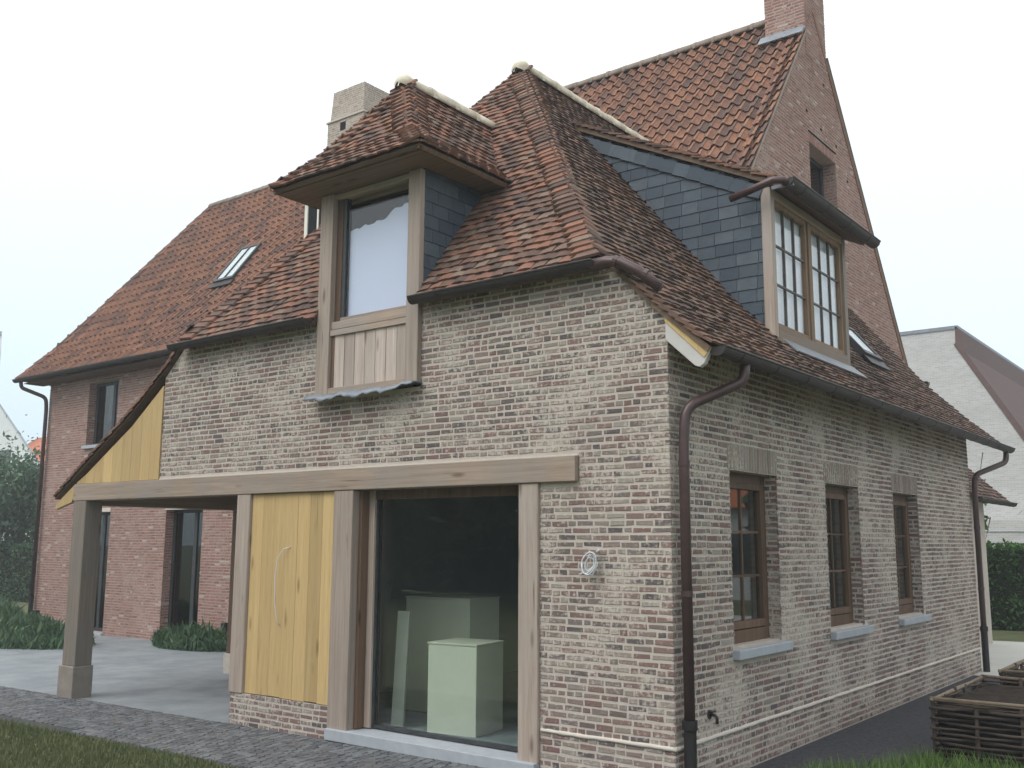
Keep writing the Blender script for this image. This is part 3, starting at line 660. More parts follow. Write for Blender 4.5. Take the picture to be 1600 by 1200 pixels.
def downpipe(path, r, collars, shoe):
    # rounded bends
    P = [V(p) for p in path]; out = [P[0]]
    for i in range(1, len(P) - 1):
        a, b, c = P[i - 1], P[i], P[i + 1]; k = min(.13, (a - b).length * .45, (c - b).length * .45)
        q0, q1 = b + (a - b).normalized() * k, b + (c - b).normalized() * k
        for t in (0, .25, .5, .75, 1): out.append(q0.lerp(b, t).lerp(b.lerp(q1, t), t))
    out.append(P[-1]); o = part('downpipe', MB().tube(out, r, 14), 'pipe', house, 0, True)
    for c in collars: MB().tube([c, V(c) + V((0, 0, .05))], r * 1.12, 14).build('pipe_bracket', 'pipe', o)
    if shoe:
        z0, z1 = shoe; x, y = P[-1].x, P[-1].y
        MB().tube([(x, y, z0), (x, y, z1 - .08), (x, y, z1 - .075), (x, y, z1)], [r * 1.15, r * 1.15, r * 1.4, r * 1.4], 14).build('pipe_shoe', 'iron', o)
    return o
downpipe([(.47, .56, 3.54), (.46, .54, 3.36), (.10, .12, 3.12), (.09, .09, 2.8), (.09, .09, .45)], .046, [(.09, .09, 2.6), (.09, .09, 1.5)], (PB, .5))
downpipe([(.47, 11.05, 3.54), (.46, 11.03, 3.34), (.08, 10.42, 3.1), (.07, 10.4, 2.8), (.07, 10.4, .4)], .046, [(.07, 10.4, 2.2), (.07, 10.4, 1.2)], (PB, .62))

# ------------------------------------------------------------------ front dormer
fd = part('front_dormer', MB().box(-4.51, -2.92, .13, .16, 5.86, 5.95), 'oakx')
MB().box(-4.51, -4.30, -.07, .12, 3.56, 5.95).build('post', 'oakz', fd, .008); MB().box(-3.10, -2.92, -.07, .12, 3.6, 5.95).build('post', 'oakz', fd, .008)
MB().box(-4.30, -3.10, -.03, .1, 5.885, 5.95).build('head', 'oakx', fd, .006)
MB().box(-4.30, -3.10, -.04, .1, 4.33, 4.42).build('transom', 'oakx', fd, .006); MB().box(-4.30, -3.10, -.055, .1, 4.255, 4.322).build('transom', 'oakx', fd, .006)
MB().box(-4.295, -4.20, .0, .08, 4.42, 5.885).build('sash_stile', 'oakdark', fd, .005); MB().box(-4.20, -3.105, .0, .08, 4.42, 4.47).build('sash_rail', 'oakx', fd, .005)
MB().box(-3.14, -3.105, .0, .08, 4.47, 5.885).build('sash_stile', 'oakdark', fd, .005)
MB().box(-4.20, -4.15, .01, .08, 4.47, 5.885).build('seal', 'darkframe', fd)
MB().box(-4.15, -3.14, .03, .05, 4.47, 5.885).build('pane', 'glassclean', fd)
fx = [-4.145 + 1.0 * i / 14 + (.03 * (i % 2) if 0 < i < 14 else 0) for i in range(15)]; rz_ = [5.50, 5.52, 5.505, 5.54, 5.52, 5.525, 5.55, 5.535, 5.545, 5.62, 5.64, 5.63, 5.66, 5.655, 5.67]
MB().prism([(fx[0], .07, 4.47)] + [(fx[-1], .07, 4.47)] + [(x, .07, z) for x, z in reversed(list(zip(fx, rz_)))], (0, .004, 0)).build('protective_film', 'film', fd)['label'] = 'pale blue protective film with a torn top edge'
MB().box(-4.45, -2.98, .3, .32, 3.6, 5.9).build('dark_backing', 'black', fd)  # black sheet gives the dark of the unlit space behind the window
MB().box(-4.295, -4.24, -.03, .05, 3.66, 4.255).build('panel_stile', 'oakdark', fd, .004)
MB().box(-4.30, -3.10, -.065, .08, 3.585, 3.655).build('bottom_rail', 'oakx', fd, .006)
xs = [-4.24 + 1.14 * i / 7 for i in range(8)]
for i in range(7): MB().box(xs[i] + .003, xs[i + 1] - .003, -.03 + U(-.002, .003), .02, 3.655, 4.255).build('panel_board', 'cedar', fd, .004)
vs = []; nn = 24
for j, (y, z) in enumerate(((0.0, 3.585), (-.10, 3.575), (-.17, 3.545), (-.20, 3.50))):
    for i in range(nn + 1):
        t = i / nn; x = -4.56 + 1.66 * t
        wv = (math.sin(i * .9) * .012 + math.sin(i * 2.3 + 1) * .010 + U(-.004, .004)) * j / 2 + (.06 * max(0, (t - .72) / .28) * (j / 3))
        vs.append((x, y + wv * .5, z + wv))
lf = MB().add(vs, [(j * (nn + 1) + i, j * (nn + 1) + i + 1, (j + 1) * (nn + 1) + i + 1, (j + 1) * (nn + 1) + i) for j in range(3) for i in range(nn)]).build('lead_apron', 'lead', fd, 0, True)
so = lf.modifiers.new('thick', 'SOLIDIFY'); so.thickness = .012
# cheeks with slates
def slate_cheek(parent, fr, loop, rh=.16, sw_=.27, seed=0):
    slab('cheek_boarding', fr, [loop], .05, M['black'], parent)
    lo = min(b for _, b in loop); hi = max(b for _, b in loop); r = 0; v = lo
    while v < hi:
        for a, b in inter(scan([loop], v + .03), scan([loop], min(v + rh * .8, hi - .004))) if v + .03 < hi else []:
            u = a - (sw_ / 2 if r % 2 else 0) + U(-.01, .01)
            while u < b:
                w_ = sw_ * U(.85, 1.12); s0, e0 = max(u, a), min(u + w_, b)
                if e0 - s0 > .03: piece('slate', 'slate', parent, fr.mat((s0 + e0) / 2, v, .0, e0 - s0 - .004, rh * 1.12, .016), (e0 - s0) * rh, fr.n, 300)
                u += w_
        v += rh; r += 1
slate_cheek(fd, Frame((-2.925, 0, 0), HY, HZ), [(-.0, 4.4), (bk + .05, 5.97), (-.0, 5.97)], .15, .24)
slate_cheek(fd, Frame((-4.505, 0, 0), (0, -1, 0), HZ), [(0, 4.4), (0, 5.97), (-bk - .05, 5.97)], .15, .24)
MB().box(-4.87, -2.61, -.41, 1.1, 5.962, 5.985).build('soffit', 'soffitwood', fd, .004)
ex0, ex1, ey, ez = -4.92, -2.56, -.47, 6.0
kz = 6.36; k0, k1, ky = -4.47, -3.01, -.13
A2 = (-3.74, .55, 7.34); b0, b1, b2 = hy(6.0) + .05, hy(kz) + .05, hy(7.34) + .05
dr = fd
roof_plane('roof_deck', [(ex0, ey, ez), (ex1, ey, ez), (k1, ky, kz), (k0, ky, kz)], [], dr, gauge=.1)
roof_plane('roof_deck', [(k0, ky, kz), (k1, ky, kz), A2], [], dr, gauge=.1)
roof_plane('roof_deck', [(ex1, ey, ez), (ex1, b0, ez), (k1, b1, kz), (k1, ky, kz)], [], dr, gauge=.1)
roof_plane('roof_deck', [(k1, ky, kz), (k1, b1, kz), (-3.74, b2, 7.34), A2], [], dr, gauge=.1)
roof_plane('roof_deck', [(ex0, ey, ez), (k0, ky, kz), (k0, b1, kz), (ex0, b0, ez)], [], dr, gauge=.1)
roof_plane('roof_deck', [(k0, ky, kz), A2, (-3.74, b2, 7.34), (k0, b1, kz)], [], dr, gauge=.1)
def nrm(a, b, c):
    n = (V(b) - V(a)).cross(V(c) - V(a)).normalized(); return n if n.z > 0 else -n
nfl, nfh = nrm((ex0, ey, ez), (ex1, ey, ez), (k1, ky, kz)), nrm((k0, ky, kz), (k1, ky, kz), A2)
nrl, nrh = nrm((ex1, ey, ez), (ex1, b0, ez), (k1, b1, kz)), nrm((k1, ky, kz), (k1, b1, kz), A2)
nll, nlh = V((-nrl.x, nrl.y, nrl.z)), V((-nrh.x, nrh.y, nrh.z))
bonnets(dr, (ex1, ey, ez), (k1, ky, kz), nfl, nrl, .1, .17); bonnets(dr, (k1, ky, kz), A2, nfh, nrh, .1)
bonnets(dr, (ex0, ey, ez), (k0, ky, kz), nll, nfl, .1, .17); bonnets(dr, (k0, ky, kz), A2, nlh, nfh, .1)
ridge(dr, (-3.74, .5, 7.35), (-3.74, b2, 7.35), .12, M['cream'], ball=True)

# ------------------------------------------------------------------ slate dormer on the side slope
sd_ = part('side_dormer', MB().box(-.33, -.27, 2.98, 5.46, 6.0, 6.06), 'oaky')
for y0, y1 in ((2.975, 3.085), (5.35, 5.465)): MB().box(-.36, -.24, y0, y1, 4.24, 6.04).build('post', 'oakz', sd_, .006)
MB().box(-.36, -.235, 3.085, 5.35, 4.25, 4.40).build('bottom_rail', 'oaky', sd_, .006); MB().box(-.36, -.245, 3.085, 5.35, 5.93, 6.03).build('head', 'oaky', sd_, .006)
MB().box(-.36, -.25, 4.14, 4.24, 4.40, 5.93).build('mullion', 'oakmid', sd_, .006)
MB().box(-.30, -.2, 2.97, 5.47, 4.20, 4.25).build('sill', 'oaky', sd_, .006)
for y0, y1 in ((3.085, 4.14), (4.24, 5.35)):
    f = MB(); f.box(-.33, -.27, y0, y0 + .06, 4.4, 5.93); f.box(-.33, -.27, y1 - .06, y1, 4.4, 5.93); f.box(-.33, -.27, y0 + .06, y1 - .06, 4.4, 4.46); f.box(-.33, -.27, y0 + .06, y1 - .06, 5.87, 5.93)
    f.build('sash', 'oakmid', sd_, .004)
    ya, yb = y0 + .06, y1 - .06; ysx = [ya + (yb - ya) * k / 3 for k in range(4)]; zsx = [4.46 + 1.41 * k / 3 for k in range(4)]
    for k in (1, 2):
        MB().box(-.32, -.285, ysx[k] - .011, ysx[k] + .011, 4.46, 5.87).build('glazing_bar', 'bar', sd_); MB().box(-.318, -.287, ya, yb, zsx[k] - .010, zsx[k] + .010).build('glazing_bar', 'bar', sd_)
    for a in range(3):
        for b in range(3): MB().box(-.305, -.299, ysx[a], ysx[a + 1], zsx[b], zsx[b + 1]).build('pane', 'glassclean', sd_)
    MB().box(-.352, -.345, y0 + .01, y1 - .01, 4.41, 5.92).build('pale_sheet', 'curtain_sheet', sd_)  # plain white sheet close behind the panes
cz = lambda x: 6.08 + (-.27 - x) * (7.42 - 6.08) / 2.66
cl = [(-2.93, zR(-2.93)), (-.75, 4.68), (-.30, 4.25), (-.30, cz(-.30)), ]
slate_cheek(sd_, Frame((0, 3.0, 0), HX, HZ), cl, .152, .25)
slate_cheek(sd_, Frame((0, 5.45, 0), (-1, 0, 0), HZ), [(-x, z) for x, z in reversed(cl)], .165, .28)
fe = Frame((-2.93, 2.99, zR(-2.93) - .02), (2.66, 0, -1.34), (1.34, 0, 2.66))    # border slates along the top of the cheek
nb = 14; le = 2.93 / nb
for i in range(nb): piece('slate', 'slate', sd_, fe.mat((i + .5) * le, -.15, .016, le * 1.0, .16, .016, .05), le * .15, fe.n, 300)
roof_plane('roof_deck', [(-.06, 2.94, 6.04), (-.06, 5.78, 6.04), (-2.95, 5.78, 7.50), (-2.95, 2.94, 7.50)], [], sd_, gauge=.12, th=.06)
part('verge_lead', MB().box(-.2, .06, 2.92, 2.95, 5.98, 6.02), 'lead', sd_)
MB().gutter((.0, 2.88, 6.06), (.0, 5.95, 6.06), .085).build('gutter', 'copper', sd_)
MB().tube([(.0, 2.95, 6.02), (-.02, 2.84, 6.03), (-.12, 2.80, 6.04), (-.66, 2.80, 5.93)], .045, 12).build('gutter_outlet', 'pipe', sd_, 0, True)
MB().obox((-.15, 4.35, 4.19), HY, (.45, 0, -.4), (.4, 0, .45), 1.2, .13, .008).build('lead_apron', 'lead', sd_)

# ------------------------------------------------------------------ main house (red brick)
YB, YRG, ZRG, XG, XL, YRB = 5.85, 9.84, 11.97, -2.1, -22.0, 14.4
FB = Frame((0, YB, 0), HX, HZ)
mw_out = [(XL, -.6), (-5.9, -.6), (-5.9, 4.0), (-5.9, 6.3), (XL, 6.3)]
WB = [(-20.0, -18.62, 4.33, 5.95), (-20.2, -18.62, -.26, 2.63), (-16.27, -14.87, -.26, 2.64)]
holes = [[(a, c), (b, c), (b, d), (a, d)] for a, b, c, d in WB]
mw = slab('main_front_wall', FB, [mw_out] + holes, .35, M['redmortar'], house)
lay_bricks(mw, FB, [mw_out] + holes, 'redbrick', v0=-.6, lim_name='far_brick', limit=0)
for a, b, c, d in WB:
    fr = Frame((a, YB, 0), HY, HZ); lay_bricks(mw, fr, [[(0, c), (.2, c), (.2, d), (0, d)]], 'redbrick', v0=c, lens=(.2, .1), lim_name='far_brick', limit=0)
    m = MB(); y0, y1 = YB + .2, YB + .26
    m.box(a, a + .09, y0, y1, c, d); m.box(b - .07, b, y0, y1, c, d); m.box(a + .09, b - .07, y0, y1, d - .07, d); m.box(a + .09, b - .07, y0, y1, c, c + .08)
    cx = a + .62 * (b - a); m.box(cx - .06, cx + .06, y0, y1, c + .08, d - .07)
    wo_ = part('window' if c > 0 else 'glazed_door', m, 'darkframe', house, .004)
    MB().box(a + .09, cx - .06, y0 + .025, y0 + .035, c + .08, d - .07).build('pane', 'glassdark', wo_); MB().box(cx + .06, b - .07, y0 + .025, y0 + .035, c + .08, d - .07).build('pane', 'glassdark', wo_)
    if c > 0: MB().box(cx + .1, b - .09, y0 + .12, y0 + .13, c + .6, d - .1).build('curtain_sheet', 'curtain_sheet', wo_); MB().box(cx - .42, cx - .1, y0 + .12, y0 + .13, c + .6, d - .1).build('curtain_sheet', 'curtain_sheet', wo_)
    MB().box(a - .05, b + .05, YB - .08, YB + .2, c - .09, c - .005).build('sill', 'stone', wo_, .006)
    if c < 0: MB().box(a - .02, b + .02, YB - .02, YB + .1, d + .002, d + .10).build('lintel', 'lime', wo_)
part('dark_backing', MB().box(XL + .4, -5.9, 7.6, 7.7, -.4, 6.2), 'black')  # black sheet stands in for the unlit rooms behind the panes
slab('main_end_wall', Frame((XL, YRB, 0), (0, -1, 0), HZ), [[(0, -.6), (YRB - YB - .36, -.6), (YRB - YB - .36, 6.3), (0, 6.0)]], .35, M['redmortar'], house)
slab('main_rear_wall', Frame((XG, YRB, 0), (-1, 0, 0), HZ), [[(.36, -.6), (19.5, -.6), (19.5, 6.0), (.36, 6.0)]], .35, M['redmortar'], house)
FG = Frame((XG, 0, 0), HY, HZ)
zB = lambda y: ZRG - 1.32 * (YRG - y) if y < YRG else ZRG - 1.31 * (y - YRG)
gp = [(YB, -.3), (YRB, -.3), (YRB, zB(YRB) - .05), (YRG, ZRG - .05), (YB, zB(YB) - .05)]
gw_ = (9.34, 10.7, 7.85, 9.2)
ghole = [(gw_[0], gw_[2]), (gw_[1], gw_[2]), (gw_[1], gw_[3]), (gw_[0], gw_[3])]
glh = [(gw_[0] - .02, gw_[2]), (gw_[1] + .02, gw_[2]), (gw_[1] + .02, gw_[3] + .2), (gw_[0] - .02, gw_[3] + .2)]
gw = slab('main_gable_wall', FG, [gp, ghole], .35, M['redmortar'], house)
gpv = [(YB, 4.2), (YRB, 4.2), (YRB, zB(YRB) - .05), (YRG, ZRG - .05), (YB, zB(YB) - .05)]
lay_bricks(gw, FG, [gpv, glh], 'redbrick', v0=4.2, lim_name='far_brick', limit=0)
frv = Frame((XG - .25, gw_[1], 0), (1, 0, 0), HZ); lay_bricks(gw, frv, [[(0, gw_[2]), (.25, gw_[2]), (.25, gw_[3]), (0, gw_[3])]], 'redbrick', v0=gw_[2], lens=(.2, .1), lim_name='far_brick', limit=0)
soldier(gw, FG, gw_[0] - .02, gw_[1] + .02, gw_[3], gw_[3] + .19, 'redbrick', 'far_brick', 0)
MB().box(XG, XG + .016, gw_[0] - .02, gw_[1] + .02, gw_[3] + .19, gw_[3] + .215).build('lintel_joint', 'black', gw)
m = MB(); a, b, c, d = gw_; x0, x1 = XG - .31, XG - .25
m.box(x0, x1, a, a + .08, c, d); m.box(x0, x1, b - .08, b, c, d); m.box(x0, x1, a + .08, b - .08, d - .08, d); m.box(x0, x1, a + .08, b - .08, c, c + .08)
wo_ = part('window', m, 'darkframe', house, .004); MB().box(x0 + .02, x0 + .03, a + .08, b - .08, c + .08, d - .08).build('pane', 'glassdark', wo_)
part('dark_backing', MB().box(XG - 1.3, XG - 1.2, 8.8, 11.2, 7.0, 10), 'black')  # black sheet paints the unlit interior behind the gable window
for (y0, y1) in ((9.45, 9.0), (10.3, 9.6), (11.2, 9.0)):   # putlog holes high in the gable
    pass
for (y, z) in ((9.25, 9.75), (9.95, 9.62), (10.75, 9.55), (11.3, 9.0), (10.2, 10.6)): MB().box(XG - .02, XG + .009, y, y + .07, z, z + .05).build('putlog_hole', 'black', gw)
# main roof
mr = part('main_roof', MB().box(-20.8, XG - .4, YRG - .03, YRG + .03, ZRG - .3, ZRG - .1), 'deck')
zf = zB(6.3)
roof_plane('roof_deck', [(-22.35, 6.3, zf), (-4.72, 6.3, zf), (XR, 7.12, zB(7.12)), (-3.08, 6.3, zf), (XG - .045, 6.3, zf), (XG - .045, YRG, ZRG), (-20.9, YRG, ZRG)], [], mr, 'pantile', 'pantile', PG, PW, limit=300)
roof_plane('roof_deck', [(-22.75, 5.3, 6.2), (-6.3, 5.3, 6.2), (-5.0, 6.3, zf), (-22.35, 6.3, zf)], [], mr, 'pantile', 'pantile', PG, PW, limit=300)
roof_plane('roof_deck', [(XG + .02, 5.4, zB(5.4)), (XG + .02, 6.3, zf), (-3.06, 6.3, zf)], [], mr, 'pantile', 'pantile', PG, PW, limit=300)
slab('roof_deck', plane_frame([(-20.9, YRG, ZRG), (XG + .02, YRG, ZRG), (XG + .02, 14.9, zB(14.9)), (-22.6, 14.9, zB(14.9))]), [[plane_frame([(-20.9, YRG, ZRG), (XG + .02, YRG, ZRG), (XG + .02, 14.9, zB(14.9)), (-22.6, 14.9, zB(14.9))]).inv(q) for q in [(-20.9, YRG, ZRG), (XG + .02, YRG, ZRG), (XG + .02, 14.9, zB(14.9)), (-22.6, 14.9, zB(14.9))]]], .08, M['pantile'], mr)
roof_plane('roof_deck', [(-22.75, 5.3, 6.2), (-20.9, YRG, ZRG), (-22.7, 14.9, 6.0)], [], mr, 'roof_tile', 'tile', .3, .25)
ridge(mr, (-20.9, YRG, ZRG + .0), (-2.87, YRG, ZRG + .02), .125, M['ridge'], step=.42)
part('hip_mortar', MB().tube([(-22.75, 5.3, 6.22), (-22.35, 6.3, zf + .02), (-20.9, YRG, ZRG + .03)], .07, 8), 'tiledark', mr)
part('verge_mortar', MB().tube([(XG + .012, 5.6, zB(5.6) + .0), (XG + .012, 9.4, zB(9.4) + .0)], .028, 6), 'ridge', mr); part('verge_mortar', MB().tube([(XG + .012, 10.42, zB(10.42)), (XG + .012, 14.7, zB(14.7))], .03, 6), 'ridge', mr)
for k in range(24):                                  # tile edges along the rear verge
    y = 10.5 + k * .18
    if y < 14.75: MB().obox((XG + .0, y, zB(y) + .02), HX, (0, 1, -1.31 + .03), (0, 1.31, 1), .05, .155, .012).build('verge_tile', 'tiledark', mr)
part('verge_corbel', MB().prism([(XG - .1, 14.38, 5.55), (XG - .1, 14.78, 5.40), (XG - .1, 14.8, 5.52), (XG - .1, 14.38, 6.05)], (.12, 0, 0)), 'larch', mr, .005)
part('gutter', MB().gutter((-22.7, 5.22, 6.2), (-7.3, 5.22, 6.23), .08), 'copper'); part('gutter', MB().gutter((-21.5, 14.98, 5.45), (XG + .35, 14.98, 5.45), .08), 'copper')
part('soffit', MB().box(-22.4, -7.4, 5.32, YB, 6.08, 6.10), 'deck')
downpipe([(-22.45, 5.25, 6.14), (-22.45, 5.28, 5.98), (-21.95, 5.72, 5.72), (-21.93, 5.74, 5.4), (-21.93, 5.74, .3)], .05, [(-21.93, 5.74, 4.5), (-21.93, 5.74, 3), (-21.93, 5.74, 1.6)], (-.5, .5))
# skylights
def skylight(c, fr, a, b, mat_pane='glass', bars=True):
    o = MB()
    for s0, s1, t0, t1 in ((-a, a, -b, -b + .09), (-a, a, b - .07, b), (-a, -a + .07, -b + .09, b - .07), (a - .07, a, -b + .09, b - .07)):
        o.obox(V(c) + fr.u * (s0 + s1) / 2 + fr.v * (t0 + t1) / 2 + fr.n * .075, fr.u, fr.v, fr.n, (s1 - s0) / 2, (t1 - t0) / 2, .075)
    o = part('skylight', o, 'darkframe', house, .004)
    MB().obox(V(c) + fr.n * .132, fr.u, fr.v, fr.n, a - .07, b - .08, .004).build('pane', mat_pane, o)
    MB().obox(V(c) + fr.n * .118, fr.u, fr.v, fr.n, a - .07, b - .08, .004).build('pale_sheet', 'curtain_sheet', o)  # white sheet under the glass stands in for reflected sky
    if bars: MB().obox(V(c) + fr.n * .14, fr.u, fr.v, fr.n, .02, b - .08, .012).build('glazing_bar', 'darkframe', o)
    MB().obox(V(c) - fr.v * (b + .09) + fr.n * .10, fr.u, fr.v, fr.n, a + .05, .1, .012).build('lead_apron', 'iron', o)
fBm = plane_frame([(-10, 6.3, zf), (-5, 6.3, zf), (-5, YRG, ZRG)])
skylight((-16.05, 7.4, zB(7.4)), fBm, .39, .68)
skylight((-.98, 7.75, zR(-.98)), Frame((0, 0, 0), fR.u, fR.v), .42, .38, bars=False)
# small white dormer
wd = part('small_dormer', MB().box(-13.75, -12.7, 7.45, 9.2, 8.7, 10.05), 'white', house, .01)
MB().box(-13.62, -12.8, 7.435, 7.452, 8.85, 9.95).build('pane', 'glassdark', wd); MB().box(-13.58, -12.84, 7.43, 7.434, 8.9, 9.9).build('dark_glass', 'black', wd)
MB().box(-13.25, -13.2, 7.41, 7.44, 8.85, 9.95).build('glazing_bar', 'white', wd); MB().box(-13.85, -12.6, 7.3, 9.4, 10.05, 10.13).build('roof', 'lead', wd, .01)
# chimneys
def chimney(x0, x1, y0, y1, z0, z1, key, mort, taper=0.0):
    o = part('chimney', MB().add([(x0, y0, z0), (x1, y0, z0), (x1, y1, z0), (x0, y1, z0), (x0 + taper, y0 + taper, z1), (x1 - taper, y0 + taper, z1), (x1 - taper, y1 - taper, z1), (x0 + taper, y1 - taper, z1)],
        [(0, 3, 2, 1), (4, 5, 6, 7), (0, 1, 5, 4), (1, 2, 6, 5), (2, 3, 7, 6), (3, 0, 4, 7)]), mort)
    h = z1 - z0
    for o_, u, w_ in (((x0, y0, z0), HX, x1 - x0), ((x1, y0, z0), HY, y1 - y0)):
        inw = V((0, 1, 0)) if u is HX else V((-1, 0, 0)); vv = (V((0, 0, h)) + inw * taper)
        lay_bricks(o, Frame(o_, u, vv), [[(0, 0), (w_, 0), (w_ - taper, vv.length), (taper, vv.length)]], key, v0=0, lim_name='far_brick', limit=0)
    return o
c1 = chimney(-2.87, XG + .008, 9.38, 10.42, 10.9, 13.7, 'redbrick', 'redmortar')
MB().obox((-2.49, 9.365, 11.42), HX, (0, .04, 1), (0, -1, .04), .40, .07, .008).build('lead_flashing', 'lead', c1)
MB().obox((-2.51, 9.24, 11.36), HX, (0, 1, 1.32), (0, -1.32, 1), .43, .12, .012).build('lead_flashing', 'lead', c1)
MB().box(-2.93, XG + .05, 9.32, 10.48, 13.7, 13.85).build('chimney_cap', 'redmortar', c1, .01)
c2 = chimney(-15.42, -14.05, 9.55, 10.98, 11.2, 13.12, 'greybrick', 'mortar')
c2b = chimney(-15.36, -14.08, 9.58, 10.95, 13.14, 13.98, 'greybrick', 'mortar', .05)
MB().box(-15.46, -14.01, 9.51, 11.02, 13.1, 13.15).build('chimney_ledge', 'mortar', c2, .01)
MB().box(-14.92, -14.72, 9.535, 9.56, 12.80, 13.02).build('flue_hole', 'black', c2)
for z in (12.6, 13.12): MB().box(-15.48, -15.42, 9.8, 9.9, z - .04, z + .02).build('iron_hook', 'iron', c2)
# lower rear roof past the end wall
lr = part('rear_lean_to', MB().box(-2.1, -.95, 13.4, 15.6, -.3, 2.85), 'mortar')
roof_plane('roof_deck', [(-.55, 13.2, 2.83), (-.55, 16.1, 2.83), (-1.25, 16.1, 3.5), (-2.1, 16.1, 4.3), (-2.1, 13.2, 4.3)], [], lr, key='tiledark')
MB().gutter((-.5, 13.2, 2.83), (-.5, 16.35, 2.83), .075).build('gutter', 'copper', lr)

# ------------------------------------------------------------------ vegetation
rng = np.random.default_rng(5)
def leaf_mesh(name, pts, size, mat, parent=None, up=0.0, kind='stuff', spread=.35, wide=.45):
    n = len(pts); P = np.asarray(pts, float)
    a = rng.normal(size=(n, 3)); a[:, 2] = a[:, 2] * (1 - up) + up * 2; a /= np.linalg.norm(a, axis=1)[:, None]
    b = rng.normal(size=(n, 3)); b -= (b * a).sum(1)[:, None] * a; b /= np.linalg.norm(b, axis=1)[:, None]
    s = size * (1 + spread * rng.normal(size=n)).clip(.4, 1.8)[:, None]
    vs = np.stack([P - a * s, P + b * s * wide, P + a * s, P - b * s * wide], 1).reshape(-1, 3)
    me = bpy.data.meshes.new(name); me.from_pydata(vs.tolist(), [], np.arange(4 * n).reshape(-1, 4).tolist()); me.update()
    at = me.attributes.new('rnd', 'FLOAT', 'FACE'); at.data.foreach_set('value', rng.random(n).astype(np.float32)); me.materials.append(M[mat])
    o = link(name, me, parent)
    if kind: o['kind'] = kind
    return o
def clumps(c, rad, ncl, per, cr):
    out = []
    for _ in range(ncl):
        d = rng.normal(size=3); d /= np.linalg.norm(d); q = np.array(c) + d * np.array(rad) * (rng.random() ** .4)
        out.append(q + rng.normal(size=(per, 3)) * cr * (.5 + rng.random()))
    return np.concatenate(out)
def tree(name, x, y, h, crown_r, label, mat='leaf', ncl=60, per=60, size=.16, group=None, trunk=.16, z0=None, low=.35):
    z0 = gz(x) if z0 is None else z0
    t = empty(name, (x, y, z0), label, 'tree', group)
    m = MB(); m.tube([(0, 0, -.1), (.05, .02, h * .3), (-.03, .05, h * .6), (0, 0, h * .88)], [trunk, trunk * .8, trunk * .5, .02], 9)
    for k in range(6):
        an = k * 2.4; zz = h * (low + .08 * k); m.tube([(0, 0, zz), (math.cos(an) * crown_r * .4, math.sin(an) * crown_r * .4, zz + h * .08), (math.cos(an) * crown_r * .75, math.sin(an) * crown_r * .75, zz + h * .2)], [trunk * .4, trunk * .25, .015], 6)
    m.build('trunk', 'bark', t, 0, True)
    leaf_mesh('crown', clumps((0, 0, h * (low + (1 - low) / 2)), (crown_r, crown_r, h * (1 - low) / 2), ncl, per, crown_r * .16), size, mat, t, kind=None)
    return t
def hedge(name, x0, x1, y0, y1, z0, z1, n, label, mat='leafhedge', size=.05, cat='hedge'):
    cx, cy = (x0 + x1) / 2, (y0 + y1) / 2; t = empty(name, (cx, cy, z0), label, cat)
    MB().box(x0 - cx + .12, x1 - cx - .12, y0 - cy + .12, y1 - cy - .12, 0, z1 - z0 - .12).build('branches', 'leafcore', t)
    P = rng.random((n, 3)); k = rng.integers(0, 3, n)
    P[k == 0, 1] = rng.random((k == 0).sum()) * .12; P[k == 1, 2] = 1 - rng.random((k == 1).sum()) * .08; P[k == 2, 0] = np.where(rng.random((k == 2).sum()) < .5, 0.01, .99)
    P = P * np.array([x1 - x0, y1 - y0, z1 - z0]) + np.array([x0 - cx, y0 - cy, 0]) + rng.normal(size=(n, 3)) * .05
    leaf_mesh('foliage', P, size, mat, t, kind=None); return t
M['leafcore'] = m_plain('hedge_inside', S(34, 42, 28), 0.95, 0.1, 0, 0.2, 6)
hedge('hedge', -6, 7, 19.4, 20.6, -.1, 1.93, 26000, 'dense clipped green hedge across the pale driveway behind the house', size=.055)
hedge('hedge', -52, -28.5, 12.0, 13.2, -.5, 1.75, 22000, 'dark clipped hedge beyond the red brick corner at the terrace', 'leafdark', .07)
tree('tree', -38.5, 13.5, 5.9, 3.1, 'dark green bushy tree in front of the white gable house', 'leafdark', 110, 130, .11, 'garden trees')
tree('tree', -35.0, 14.6, 4.3, 2.2, 'smaller fresh green tree close to the red brick corner', 'leaf', 90, 110, .10, 'garden trees', low=.2)
# low planting by the main house
def plants(name, cx, cy, rx, ry, h, n, label, mat, size, up=.75):
    t = empty(name, (cx, cy, gz(cx)), label, 'plants')
    a = rng.random(n) * 2 * np.pi; r = np.sqrt(rng.random(n)); u = rng.random(n)
    bumpy = .7 + .2 * np.sin(a * 5 + 1.3) * r + .25 * np.sin(a * 13 + r * 9)
    P = np.stack([np.cos(a) * r * rx, np.sin(a) * r * ry, u * h * (1 - .55 * r ** 2) * bumpy + .02], 1)
    leaf_mesh('foliage', P, size, mat, t, up, kind=None, wide=.16)
    m = MB()
    for k in range(14): q = P[k]; m.tube([(q[0], q[1], -.02), (q[0] * 1.05, q[1] * 1.02, h * .6)], [.008, .004], 5)
    m.build('stems', 'bark', t)
    return t
plants('shrub_bed', -21.6, 3.75, 5.6, 1.5, .75, 15000, 'low grey green planting at the foot of the red brick corner', 'wintergrass', .15)
plants('shrub_bed', -29.5, 6.2, 4.5, 2.0, 1.15, 12000, 'taller light green planting in front of the dark clipped hedge', 'wintergrass', .16)
plants('shrub_bed', -14.1, 5.25, 1.25, .5, .5, 4200, 'small green plant tuft beside the tall glazed door', 'wintergrass', .12)
